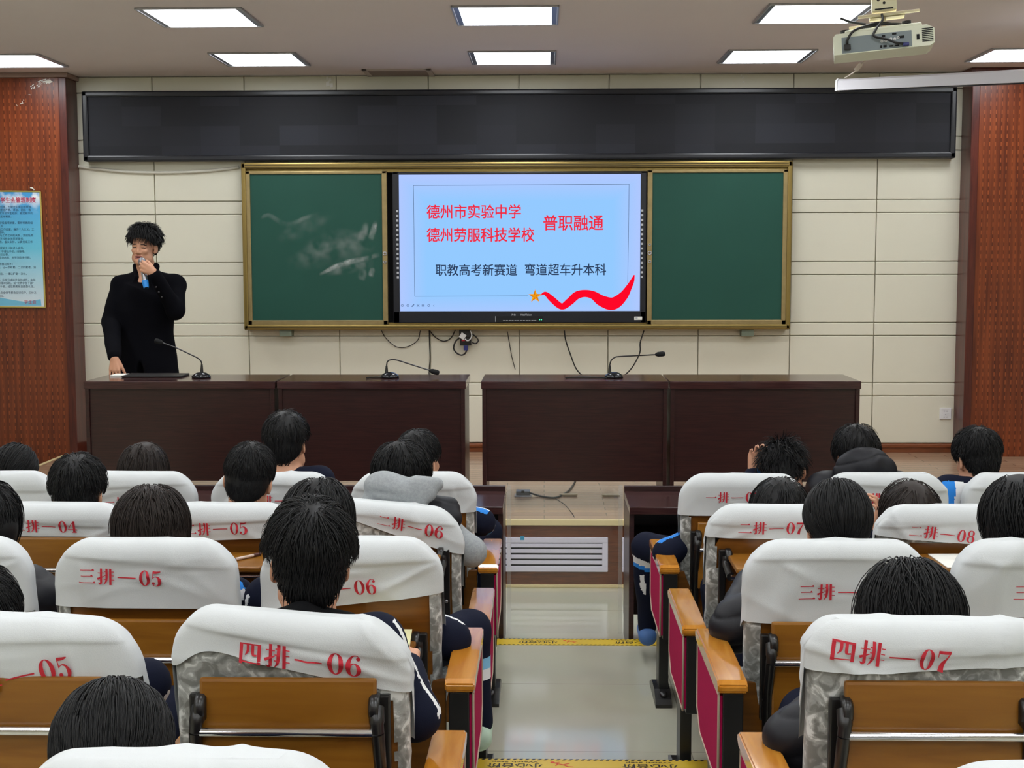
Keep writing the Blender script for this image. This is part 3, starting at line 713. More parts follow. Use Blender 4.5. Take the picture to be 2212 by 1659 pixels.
# white ducts
k = MB(); P = spline([tuple(at(px, py, 10.565)) for px, py in ((151, 357), (200, 364), (270, 371), (340, 373), (420, 371), (480, 366), (516, 361))], 6); k.tube(P, 0.012, 8)
tag(k.obj('cable_duct', mat('cream duct', srgb(222, 218, 204), 0.5)), 'white sagging cable duct from the wing to the blackboard', 'cable duct')
k = MB(); a = at(148, 250, 10.57); k.box((a.x-0.02, 10.556, 2.62), (a.x+0.012, 10.577, 3.30), 0, 0.004)
tag(k.obj('cable_duct', mat('cream duct', srgb(222, 218, 204), 0.5)), 'white upright cable duct beside the left wood wing', 'cable duct')
for lab, L in (('torn white tape stuck on the wall above the black sign', [(707, 169, 5), (713, 172, 6), (708, 181, 8), (716, 184, 7)]), ('small curled white tape on the wall, right of the middle', [(1601, 163, 3), (1605, 168, 3), (1607, 177, 3)])):
    k = MB()
    for px, py, s_ in L:
        a = at(px, py, 10.57); w = s_/540; k.poly([(a.x-w, 10.571, a.z-w*1.4), (a.x+w, 10.566, a.z-w), (a.x+w*0.8, 10.568, a.z+w*1.4), (a.x-w*0.9, 10.570, a.z+w)])
    tag(k.obj('tape_scrap', m_paper), lab, 'tape')

# ------------------------------------------------------------------ stage desks
def desk(name, x0, x1, label):
    t = thing(name, label, 'desk', ((x0+x1)/2, 8.12, STG), 0, 'desks on the stage')
    w = (x1-x0)/2; h = 0.784
    MB().box((-w, 0.0, h-0.046), (w, 0.50, h), 0, 0.004).obj('desktop', m_desktop, t)
    MB().box((-w+0.028, 0.022, 0.169), (w-0.028, 0.040, h-0.046), 0).obj('front_panel', m_deskwood, t)
    for s_ in (-1, 1):
        a, b_ = sorted((s_*(w-0.006), s_*(w-0.030)))
        MB().box((a, 0.008, 0.0), (b_, 0.47, h-0.046), 0, 0.002).obj('side_panel', m_deskwood, t)
    return t
desk('conference_desk', -2.811, -1.637, 'dark wood stage desk with the standing speaker behind it')
desk('conference_desk', -1.625, -0.475, 'dark wood stage desk under the second microphone')
desk('conference_desk', -0.382, 0.751, 'dark wood stage desk under the third microphone, right of the gap')
desk('conference_desk', 0.759, 1.909, 'dark wood stage desk at the right end with nothing on it')
DT = STG + 0.784 + 0.0005
def mic(basepx, stem, neck, head, label):
    b0 = atz(*basepx, DT); b0.y = 8.37; b0.x = at(basepx[0], basepx[1], 8.37).x
    t = thing('gooseneck_microphone', label, 'microphone', b0, 0, 'desk microphones')
    Yh = 8.37
    L = lambda p: tuple(at(p[0], p[1], Yh) - b0)
    k = MB(); k.lathe([(0.001, 0), (0.058, 0), (0.060, 0.008), (0.052, 0.018), (0.034, 0.030), (0.016, 0.036), (0.001, 0.036)], 28)
    k.box((-0.02, -0.05, 0.012), (0.004, -0.02, 0.026), 0, 0.004); k.obj('base', mat('glossy black base', srgb(24, 25, 30), 0.15), t)
    s0 = Vector(L(stem[0])); s0.z = 0.03
    k = MB(); k.tube([s0, Vector(L(stem[1]))], [0.011, 0.006], 14); k.obj('stem', m_blackmet, t)
    k = MB(); k.tube(spline([L(stem[1])] + [L(p) for p in neck], 6), 0.0042, 10); k.obj('gooseneck', m_blackmet, t)
    a, b_ = Vector(L(head[0])), Vector(L(head[1])); d = b_-a
    k = MB(); k.tube([a, a+d*0.12, a+d*0.3, a+d*0.75, a+d*0.95, b_], [0.005, 0.011, 0.0155, 0.0165, 0.013, 0.006], 14); k.obj('foam_head', mat('black foam', srgb(20, 20, 21), 0.95), t)
mic((435, 820), [(436, 806), (436, 787)], [(434, 780), (426, 773), (412, 766), (382, 752), (352, 741)], [(352, 741), (334, 735)], 'black gooseneck microphone on the first desk, bent toward the speaker')
mic((842, 819), [(835, 808), (835, 790)], [(837, 781), (845, 777), (858, 778), (890, 788), (928, 800)], [(927, 800), (949, 806)], 'black gooseneck microphone on the second desk, head drooping to the right')
mic((1326, 818), [(1317, 806), (1317, 789)], [(1320, 779), (1328, 772), (1340, 770), (1380, 768), (1416, 766)], [(1415, 766), (1437, 764)], 'black gooseneck microphone on the third desk, arm reaching level to the right')
for pts, lab in (([(1222, 822.0), (1232, 820.5), (1260, 820.5), (1290, 820), (1310, 819.5)], 'black microphone cable lying left of the third microphone'), ([(792, 822.5), (800, 821), (812, 820), (824, 820)], 'black microphone cable lying left of the second microphone')):
    P = [tuple(Vector((at(px, py, 8.30).x, 8.30+0.05*math.sin(i*0.8), DT+0.005))) for i, (px, py) in enumerate(pts)]
    tag(MB().tube(spline(P, 6), 0.0045, 8).obj('cable', m_cable), lab, 'cable')
a = at(250, 820, 8.36)
k = MB(); k.box((-0.066, -0.05, 0), (0.066, 0.08, 0.009), 0, 0.001); k.box((0.064, -0.05, 0), (0.068, 0.08, 0.0095), 1)
tag(k.obj('booklet', [m_paper, m_dark], None, (a.x, 8.50, DT)), 'white booklet on the first desk under the speaker hand', 'booklet')
k = MB(); a = at(325, 820, 8.36); k.box((-0.19, -0.1, 0), (0.19, 0.1, 0.012), 0, 0.004)
tag(k.obj('document_folder', mat('black folder cover', srgb(26, 22, 22), 0.5), None, (a.x, 8.48, DT)), 'flat black folder on the first desk before the speaker', 'folder')

# ------------------------------------------------------------------ floor fittings on the stage
a = atz(1130, 1071, STG)
t = thing('floor_socket', 'open grey metal floor socket on the stage with a cable plugged in', 'floor socket', a)
MB().box((-0.055, -0.05, 0), (0.055, 0.05, 0.006), 0, 0.002).obj('base_plate', m_steel, t)
MB().box((-0.045, 0.0, 0.004), (0.045, 0.045, 0.03), 0, 0.003, Matrix.Rotation(0.15, 4, 'X')).obj('lid', mat('grey zinc lid', srgb(130, 134, 140), 0.4, metal=0.6), t)
MB().box((-0.012, -0.004, 0.018), (0.008, 0.006, 0.034), 0, 0.002).obj('plug', m_black, t)
P = [(0.04, 0, 0.02)] + [tuple(atz(px, py, STG+0.006) - a) for px, py in ((1165, 1071), (1190, 1075), (1206, 1073), (1226, 1062), (1238, 1048), (1243, 1038))]
tag(MB().tube([Vector(p)+a for p in spline(P, 6)], 0.006, 8).obj('cable', m_cable), 'black cable from the floor socket to under the stage desk', 'cable')
for px, py, lab in ((1228, 1071, 'beige oval cable cover on the stage floor, middle one'), (1320, 1072, 'beige oval cable cover on the stage floor, right one')):
    a = atz(px, py, STG)
    pr = [(0.02+0.03, 0.0)]
    k = MB(); 
    ol = []
    for q in range(24):
        an = 2*math.pi*q/24; ol.append((0.026*math.cos(an) + (0.032 if math.cos(an) > 0 else -0.032), 0.026*math.sin(an)))
    k.prism(ol, 'z', 0, 0.012)
    tag(k.obj('cable_cover', m_beige, None, a), lab, 'cable cover', 'cable covers')
P = [tuple(atz(px, py, STG+0.0015)) for px, py in ((1200, 1077), (1220, 1090), (1235, 1108), (1241, 1117))]
tag(MB().tube(spline(P, 6), 0.002, 6).obj('wire', m_cable), 'thin dark wire stuck to the stage floor near its edge', 'wire')

# ------------------------------------------------------------------ grilles in the stage riser
def grille(x0, x1, label, mull):
    t = thing('air_grille', label, 'air grille', ((x0+x1)/2, 7.785, 0.196), 0, 'stage riser grilles')
    w = (x1-x0)/2; h = 0.103; f = MB()
    for lo, hi in (((-w, -0.014, h-0.034), (w, 0, h)), ((-w, -0.014, -h), (w, 0, -h+0.034)), ((-w, -0.0138, -h+0.03), (-w+0.034, 0, h-0.03)), ((w-0.034, -0.0138, -h+0.03), (w, 0, h-0.03))): f.box(lo, hi, 0, 0.006)
    f.obj('frame', m_grille, t)
    MB().box((-w+0.03, -0.002, -h+0.03), (w-0.03, 0.0, h-0.03)).obj('dark_backing', m_dark, t)
    for k in range(4):
        z = h-0.034-0.0165-k*0.0335
        m = MB(); m.box((-w+0.033, -0.012, z-0.010), (w-0.033, -0.003, z+0.0125), 0, 0.003); m.obj('slat', m_grille, t)
    for mx_ in mull: MB().box((mx_-(x0+x1)/2-0.013, -0.0135, -h+0.033), (mx_-(x0+x1)/2+0.013, -0.002, h-0.033), 0, 0.003).obj('mullion', m_grille, t)
grille(-1.10, 0.374, 'white slatted air grille in the stage front, at the aisle', (-0.715, -0.208))
grille(0.456, 1.93, 'white slatted air grille in the stage front, behind the right front desk', (0.95, 1.44))
for px, lab in ((1088, 'small blue tape patch at the left end of the aisle grille'), (1128, 'small blue tape patch on the top edge of the aisle grille')):
    a = at(px, 1163, 7.77); k = MB(); k.box((a.x-0.011, 7.7695, a.z-0.010), (a.x+0.013, 7.7708, a.z+0.013))
    tag(k.obj('tape_patch', mat('blue tape', srgb(40, 150, 190), 0.5)), lab, 'tape')

# ------------------------------------------------------------------ front row desks and clear gate
def fdesk(x0, x1, label):
    t = thing('front_desk', label, 'desk', ((x0+x1)/2, 6.36, 0.0), 0, 'front row desks'); w = (x1-x0)/2
    MB().box((-w, 0.0, 0.705), (w, 0.44, 0.742), 0, 0.004).obj('desktop', m_desktop, t)
    MB().box((-w, 0.44, 0.10), (w, 0.462, 0.768), 0, 0.003).obj('front_board', m_deskwood, t)
    for s_ in (-1, 1):
        a, b_ = sorted((s_*w, s_*(w-0.024))); MB().box((a, 0.02, 0.0), (b_, 0.44, 0.705), 0, 0.002).obj('side_panel', m_deskwood, t)
    MB().box((-w+0.03, 0.05, 0.55), (w-0.03, 0.43, 0.566)).obj('shelf', m_deskwood, t)
fdesk(-1.36, -0.197, 'dark wood front row desk at the aisle, left side')
fdesk(-2.53, -1.37, 'dark wood front row desk glimpsed between the left front chairs')
fdesk(0.408, 1.57, 'dark wood front row desk at the aisle, right side')
def clear(name, alpha, rough, tint):
    m = bpy.data.materials.new(name); m.use_nodes = True; nt = m.node_tree; nt.nodes.clear()
    o_ = nt.nodes.new('ShaderNodeOutputMaterial'); tr_ = nt.nodes.new('ShaderNodeBsdfTransparent'); gl = nt.nodes.new('ShaderNodeBsdfGlossy'); df = nt.nodes.new('ShaderNodeBsdfDiffuse')
    gl.inputs['Roughness'].default_value = rough; df.inputs['Color'].default_value = tint
    m1 = nt.nodes.new('ShaderNodeMixShader'); m2 = nt.nodes.new('ShaderNodeMixShader')
    m1.inputs[0].default_value = alpha; m2.inputs[0].default_value = 0.03
    nt.links.new(tr_.outputs[0], m1.inputs[1]); nt.links.new(df.outputs[0], m1.inputs[2]); nt.links.new(m1.outputs[0], m2.inputs[1]); nt.links.new(gl.outputs[0], m2.inputs[2]); nt.links.new(m2.outputs[0], o_.inputs[0])
    return m
t = thing('clear_gate', 'clear acrylic gate panel across the aisle between the front desks', 'gate', (0.105, 6.80, 0.0))
MB().box((-0.275, 0.0, 0.0), (0.275, 0.004, 0.772)).obj('clear_panel', clear('clear acrylic', 0.02, 0.02, (0.8, 0.85, 0.85, 1)), t)
for s_ in (-1, 1):
    a, b_ = sorted((s_*0.275, s_*0.296)); MB().box((a, -0.002, 0.0), (b_, 0.006, 0.772)).obj('edge_strip', clear('frosted acrylic edge', 0.16, 0.2, (0.75, 0.75, 0.72, 1)), t)

# ------------------------------------------------------------------ warning strips on the step edges
m_yel = mat('yellow warning vinyl', srgb(220, 186, 52), 0.4, noise=0.06, nscale=6); m_blk = mat('black warning print', srgb(30, 26, 18), 0.5); m_redp = mat('red pictogram print', srgb(220, 66, 34), 0.5)
def strip(Y1, z, x0, x1, label, unit0):
    s = MB(); Y0 = Y1-0.112; zz = z+0.0012
    s.box((x0, Y0, z), (x1, Y1-0.002, zz), 0)
    def q(pts, m): s.poly([(x, y, zz+0.0006) for x, y in pts], m)
    for yb in (Y0+0.001, Y1-0.015):
        x = x0
        while x < x1-0.02: q([(x, yb), (x+0.011, yb), (x+0.018, yb+0.012), (x+0.007, yb+0.012)], 1); x += 0.0215
    U = 0.46; x = unit0
    while x < x1:
        Mt = Matrix.Translation((x, Y0+0.055, zz+0.0006)) @ Matrix.Rotation(math.pi, 4, 'Z')     # reads from the front of the room
        if x0 < x-0.11 and x+0.11 < x1:
            fit_text(s, '小心台阶', Mt @ Matrix.Translation((0, -0.004+0.012, 0)), 0.19, 0.040, 1, 0.02)
            fit_text(s, 'Watch Step', Mt @ Matrix.Translation((0, -0.027, 0)), 0.16, 0.014, 1, 0.012)
        xi = x+0.165
        if xi+0.04 < x1:
            for (ax_, ay, bx_, by, w) in ((-0.03, 0.02, 0.0, 0.004, 0.006), (0.0, 0.004, 0.022, 0.018, 0.006), (0.0, 0.004, 0.016, -0.012, 0.006), (-0.03, 0.02, -0.012, 0.028, 0.005), (0.016, -0.012, 0.034, -0.014, 0.005), (-0.018, 0.012, -0.026, -0.006, 0.005)):
                d = Vector((bx_-ax_, by-ay)); d.normalize(); nx, ny = -d.y*w/2, d.x*w/2
                q([(xi+ax_+nx, Y0+0.052+ay+ny), (xi+bx_+nx, Y0+0.052+by+ny), (xi+bx_-nx, Y0+0.052+by-ny), (xi+ax_-nx, Y0+0.052+ay-ny)], 2)
            q([(xi-0.036+0.008*math.cos(2*math.pi*k/10), Y0+0.052+0.026+0.008*math.sin(2*math.pi*k/10)) for k in range(10)], 2)
        x += U
    tag(s.obj('warning_strip', [m_yel, m_blk, m_redp], recalc=False), label, 'warning strip')
strip(6.35, 0.1, -0.24, 0.56, 'yellow step warning strip on the farther step of the aisle', -0.03)
strip(4.52, 0.2, -0.24, 0.56, 'yellow step warning strip on the nearer step, at the bottom edge', -0.10)

# ------------------------------------------------------------------ projector and hanging screen case
t = thing('projector', 'white projector hung from the ceiling, its socket side toward the seats', 'projector', at(1909, 87, 6.0))
t.rotation_euler = (R(1.0), R(-4.2), R(-12.0))
hw, hz = 0.212, 0.042
k = MB(); ol = [(-hw, -hz), (hw-0.02, -hz), (hw, -hz+0.012), (hw, hz-0.012), (hw-0.03, hz+0.006), (-hw+0.012, hz+0.006), (-hw, hz-0.006)]
k.prism(ol, 'y', 0.0, 0.30); k.box((-hw+0.05, 0.0, hz), (hw-0.05, 0.28, hz+0.018), 0, 0.01)
bo = k.obj('casing', mat('ivory projector casing', srgb(226, 228, 206), 0.45), t)
k = MB(); k.box((-hw+0.035, -0.002, -hz+0.004), (hw-0.095, 0.004, hz-0.012), 0, 0.001)
for x, z, w, h in ((0.0, 0.018, 0.014, 0.008), (0.045, 0.022, 0.018, 0.007), (0.075, 0.006, 0.022, 0.010), (-0.012, -0.026, 0.008, 0.012), (0.004, -0.026, 0.014, 0.010), (0.03, -0.028, 0.016, 0.006), (0.055, -0.028, 0.016, 0.006)):
    k.box((x-w/2, -0.0035, z-h/2), (x+w/2, -0.0015, z+h/2), 1)
for x, z in ((-0.008, -0.004), (0.008, -0.004), (0.03, 0.002), (0.046, 0.0), (0.06, 0.004)):
    k.lathe([(0.0025, 0), (0.006, 0), (0.006, 0.004), (0.0025, 0.004)], 14, 2, Matrix.Translation((x, -0.002, z)) @ Matrix.Rotation(math.pi/2, 4, 'X'))
k.obj('socket_panel', [mat('grey socket panel', srgb(128, 138, 142), 0.5), m_dark, m_white], t)
k = MB(); k.box((hw-0.075, -0.0025, -0.012), (hw-0.063, -0.0005, 0.010), 0)
for i in range(8): k.box((hw-0.052, -0.002, -0.024+i*0.0075), (hw-0.006, -0.0003, -0.020+i*0.0075), 0)
k.obj('vent_slots', m_dark, t)
for x, y in ((-0.16, 0.03), (0.10, 0.03), (-0.16, 0.25), (0.10, 0.25)): MB().lathe([(0.001, 0), (0.02, 0), (0.02, 0.016), (0.001, 0.016)], 16, 0, Matrix.Translation((x, y, hz+(0.017 if abs(x) < 0.12 else 0.006)))).obj('foot', m_black, t)
k = MB(); k.box((-0.10, 0.07, hz+0.075), (0.16, 0.10, hz+0.085), 0, 0.002); k.box((-0.05, 0.10, hz+0.070), (0.10, 0.20, hz+0.080), 0, 0.002)
k.box((-0.14, 0.16, hz+0.04), (-0.02, 0.18, hz+0.055), 0, 0.002); k.box((0.0, 0.12, hz+0.016), (0.02, 0.14, hz+0.08), 0, 0.002)
k.obj('mount_arm', m_beige, t)
k = MB(); k.box((-0.04, 0.06, hz+0.095), (0.065, 0.14, hz+0.165), 0, 0.003); k.box((0.065, 0.06, hz+0.15), (0.08, 0.14, hz+0.17), 0, 0.002)
k.box((-0.028, 0.0585, hz+0.098), (0.05, 0.0605, hz+0.104), 1); k.box((-0.01, 0.08, hz+0.16), (0.03, 0.12, 0.42), 0, 0.003)
for x, z in ((-0.012, 0.14), (0.034, 0.146), (0.012, 0.126)): k.lathe([(0.001, 0), (0.006, 0)], 12, 1, Matrix.Translation((x, 0.0592, hz+z)) @ Matrix.Rotation(math.pi/2, 4, 'X'))
k.obj('mount_box', [mat('cream mount steel', srgb(222, 216, 182), 0.5), m_dark], t)
k = MB()
for L in ([(-0.155, -0.004, -0.012), (-0.15, -0.02, 0.02), (-0.12, -0.01, 0.055), (-0.06, 0.03, 0.075), (-0.01, 0.06, 0.085)], [(0.09, -0.006, -0.026), (0.05, -0.03, -0.02), (0.01, -0.03, 0.0), (-0.04, -0.02, 0.02), (-0.03, 0.0, 0.05), (0.0, 0.03, 0.09), (0.0, 0.06, 0.12)],
          [(-0.1, 0.08, 0.066), (-0.02, 0.05, 0.075), (0.06, 0.06, 0.072), (0.1, 0.1, 0.066)], [(-0.12, 0.1, 0.066), (-0.04, 0.07, 0.085), (0.03, 0.08, 0.08), (0.09, 0.12, 0.066)], [(-0.07, 0.06, 0.085), (-0.13, 0.05, 0.10), (-0.16, 0.04, 0.112), (-0.175, 0.03, 0.118)]):
    k.tube(spline(L, 6), 0.0055, 8)
k.box((-0.168, -0.022, -0.026), (-0.14, -0.001, -0.002), 0, 0.004); k.obj('cables', m_cable, t)
k = MB(); k.box((0.078, -0.026, -0.036), (0.104, -0.001, -0.022), 0, 0.003); k.obj('blue_plug', mat('blue connector', srgb(40, 44, 110), 0.4), t)

A, B = at(1816, 185, 9.9), at(2214, 165.5, 8.3); d = (B-A).normalized(); B2 = A + d*(B-A).length*1.5
L_ = (B2-A).length
t = thing('screen_case', 'long white projection screen case hanging askew at the upper right', 'screen case', A)
t.rotation_euler = (0, -math.asin(d.z), math.atan2(d.y, d.x))
ol = [(-0.045, -0.036), (0.045, -0.036), (0.045, 0.030), (0.034, 0.042), (-0.034, 0.042), (-0.045, 0.030)]
k = MB(); k.prism(ol, 'x', 0.02, L_); k.obj('case', mat('white lacquered case', srgb(206, 204, 208), 0.4), t)
k = MB(); k.prism([(y*1.1, z*1.12) for y, z in ol], 'x', 0.0, 0.022); k.obj('end_cap', m_white, t)
k = MB(); k.box((0.02, -0.02, -0.043), (L_, 0.02, -0.034), 0, 0.004); k.obj('bottom_bar', m_black, t)
P = [tuple(at(px, py, 9.85)) for px, py in ((1824, 169),)] + [tuple(at(px, py, 9.6)) for px, py in ((1842, 158), (1853, 150), (1862, 139))] + [tuple(atz(1878, 120, CEIL-0.002))]
k = MB(); k.tube(spline(P, 5), 0.005, 6); a = at(1855, 146, 9.6)
k.box((-0.018, -0.006, -0.03), (0.012, 0.006, 0.03), 0, 0.003, Matrix.Translation(a) @ Matrix.Rotation(0.7, 4, 'Y'))
tag(k.obj('hanging_cord', mat('off white cord', srgb(214, 202, 186), 0.7)), 'knotted pale cord holding the left end of the screen case', 'cord')
P = [tuple(A + d*L_*0.92 + Vector((0, 0, 0.045))), tuple(A + d*L_*0.92 + Vector((0, 0, CEIL - (A + d*L_*0.92).z)))]
tag(MB().tube(P, 0.004, 6).obj('hanging_cord', m_steel), 'straight wire holding the right end of the screen case', 'cord')
# ------------------------------------------------------------------ printed seat numbers (heavy serif lettering)
def vs_stroke(pts, ws, n=8):
    P = spline([(x, y, w) for (x, y), w in zip(pts, ws)], n); L, Rr = [], []
    for i, p in enumerate(P):
        d = P[min(i+1, len(P)-1)] - P[max(i-1, 0)]; d = d[:2]/(np.linalg.norm(d[:2])+1e-9); nn = np.array([-d[1], d[0]])
        L.append(p[:2]+nn*p[2]/2); Rr.append(p[:2]-nn*p[2]/2)
    return [[tuple(L[i]), tuple(Rr[i]), tuple(Rr[i+1]), tuple(L[i+1])] for i in range(len(P)-1)]
def rect(x0, y0, x1, y1, n=1): return [[(x0+(x1-x0)*i/n, y0), (x0+(x1-x0)*(i+1)/n, y0), (x0+(x1-x0)*(i+1)/n, y1), (x0+(x1-x0)*i/n, y1)] for i in range(n)]
def hbar(y, x0, x1, t=0.045): return rect(x0, y, x1, y+t, 6) + [[(x1-0.16, y+t), (x1, y+t), (x1-0.03, y+t+0.035), (x1-0.07, y+t+0.085)]]
def ring(cx, cy, rx, ry, ix, iy, n=28, a0=0.0, a1=2*math.pi):
    out = []
    for k in range(n):
        p, q = a0+(a1-a0)*k/n, a0+(a1-a0)*(k+1)/n
        out.append([(cx+rx*math.cos(p), cy+ry*math.sin(p)), (cx+rx*math.cos(q), cy+ry*math.sin(q)), (cx+ix*math.cos(q), cy+iy*math.sin(q)), (cx+ix*math.cos(p), cy+iy*math.sin(p))])
    return out
def disc(cx, cy, r, n=14): return [[(cx+r*math.cos(2*math.pi*k/n), cy+r*math.sin(2*math.pi*k/n)) for k in range(n)]]
G = {}
G['一'] = (1.0, hbar(0.46, 0.02, 0.98))
G['二'] = (1.0, hbar(0.76, 0.14, 0.86) + hbar(0.12, 0.0, 1.0))
G['三'] = (1.0, hbar(0.84, 0.10, 0.92) + hbar(0.47, 0.14, 0.84) + hbar(0.06, 0.0, 1.0))
G['四'] = (1.0, rect(0.06, 0.04, 0.20, 0.86) + rect(0.80, 0.04, 0.94, 0.86) + rect(0.06, 0.81, 0.94, 0.87, 5) + rect(0.06, 0.10, 0.94, 0.15, 5) +
          vs_stroke([(0.40, 0.84), (0.39, 0.55), (0.28, 0.36)], [0.12, 0.11, 0.03]) + vs_stroke([(0.60, 0.84), (0.60, 0.48), (0.66, 0.40), (0.78, 0.42)], [0.12, 0.12, 0.08, 0.06]))
G['排'] = (1.0, rect(0.00, 0.70, 0.38, 0.745, 3) + rect(0.14, 0.06, 0.27, 1.0) + vs_stroke([(0.21, 0.08), (0.12, 0.05), (0.03, 0.12)], [0.12, 0.10, 0.02]) +
          vs_stroke([(-0.02, 0.34), (0.20, 0.44), (0.40, 0.52)], [0.13, 0.09, 0.03]) +
          vs_stroke([(0.54, 1.0), (0.54, 0.45), (0.50, 0.2), (0.36, 0.0)], [0.14, 0.14, 0.11, 0.02]) + rect(0.70, -0.02, 0.84, 1.0) +
          rect(0.40, 0.78, 0.48, 0.825) + rect(0.38, 0.55, 0.48, 0.595) + rect(0.36, 0.30, 0.48, 0.345) + rect(0.84, 0.78, 1.0, 0.825) + rect(0.84, 0.54, 1.0, 0.585) + rect(0.84, 0.28, 1.02, 0.325))
G['-'] = (1.25, rect(0.06, 0.44, 1.2, 0.51, 8))
G['0'] = (0.72, ring(0.36, 0.5, 0.33, 0.5, 0.14, 0.455))
G['3'] = (0.68, vs_stroke([(0.12, 0.80), (0.18, 0.95), (0.34, 0.985), (0.50, 0.90), (0.52, 0.74), (0.42, 0.58), (0.24, 0.54)], [0.1, 0.05, 0.04, 0.14, 0.2, 0.08, 0.03]) +
          vs_stroke([(0.24, 0.54), (0.44, 0.48), (0.54, 0.28), (0.46, 0.09), (0.30, 0.02), (0.14, 0.07), (0.10, 0.20)], [0.03, 0.1, 0.22, 0.14, 0.04, 0.05, 0.08]) + disc(0.15, 0.80, 0.09) + disc(0.14, 0.21, 0.09))
G['4'] = (0.74, rect(0.42, 0.05, 0.60, 0.98) + rect(0.02, 0.25, 0.72, 0.30, 4) + vs_stroke([(0.05, 0.28), (0.25, 0.62), (0.50, 0.97)], [0.04, 0.05, 0.06]) + rect(0.32, 0.0, 0.70, 0.04, 3))
G['5'] = (0.68, vs_stroke([(0.14, 0.90), (0.36, 0.90), (0.60, 0.96)], [0.16, 0.13, 0.06]) + rect(0.11, 0.50, 0.155, 0.95) + vs_stroke([(0.13, 0.54), (0.28, 0.63), (0.46, 0.55), (0.54, 0.33), (0.46, 0.10), (0.28, 0.02), (0.14, 0.06), (0.10, 0.18)], [0.03, 0.05, 0.13, 0.22, 0.13, 0.04, 0.05, 0.07]) + disc(0.14, 0.19, 0.09))
G['6'] = (0.70, ring(0.36, 0.31, 0.31, 0.32, 0.13, 0.28) + vs_stroke([(0.56, 0.86), (0.48, 0.97), (0.30, 0.93), (0.15, 0.66), (0.13, 0.34)], [0.04, 0.04, 0.07, 0.17, 0.19]) + disc(0.53, 0.82, 0.085))
G['7'] = (0.66, rect(0.06, 0.84, 0.62, 0.98, 4) + rect(0.06, 0.66, 0.10, 0.95) + vs_stroke([(0.60, 0.90), (0.42, 0.60), (0.30, 0.30), (0.26, 0.0)], [0.06, 0.10, 0.17, 0.22]))
G['8'] = (0.70, ring(0.36, 0.74, 0.26, 0.26, 0.12, 0.22) + ring(0.36, 0.27, 0.31, 0.28, 0.14, 0.24))
G['9'] = (0.70, ring(0.34, 0.69, 0.31, 0.32, 0.13, 0.28) + vs_stroke([(0.14, 0.14), (0.22, 0.03), (0.40, 0.07), (0.55, 0.34), (0.57, 0.66)], [0.04, 0.04, 0.07, 0.17, 0.19]) + disc(0.17, 0.18, 0.085))
def seat_text(row, num):
    """quads of e.g. three-row seat 05, centred, height 1"""
    x = 0; out = []
    for ch in row + '排-' + num:
        w, qs = G[ch]; sc = 0.92 if ch in '0123456789' else 1.0
        if ch in '0123456789': gap = 0.02
        else: gap = 0.14
        out += [[(x+a, b_) for a, b_ in q] for q in qs]; x += w+gap
    return [[(a-x/2, b_-0.5) for a, b_ in q] for q in out], x

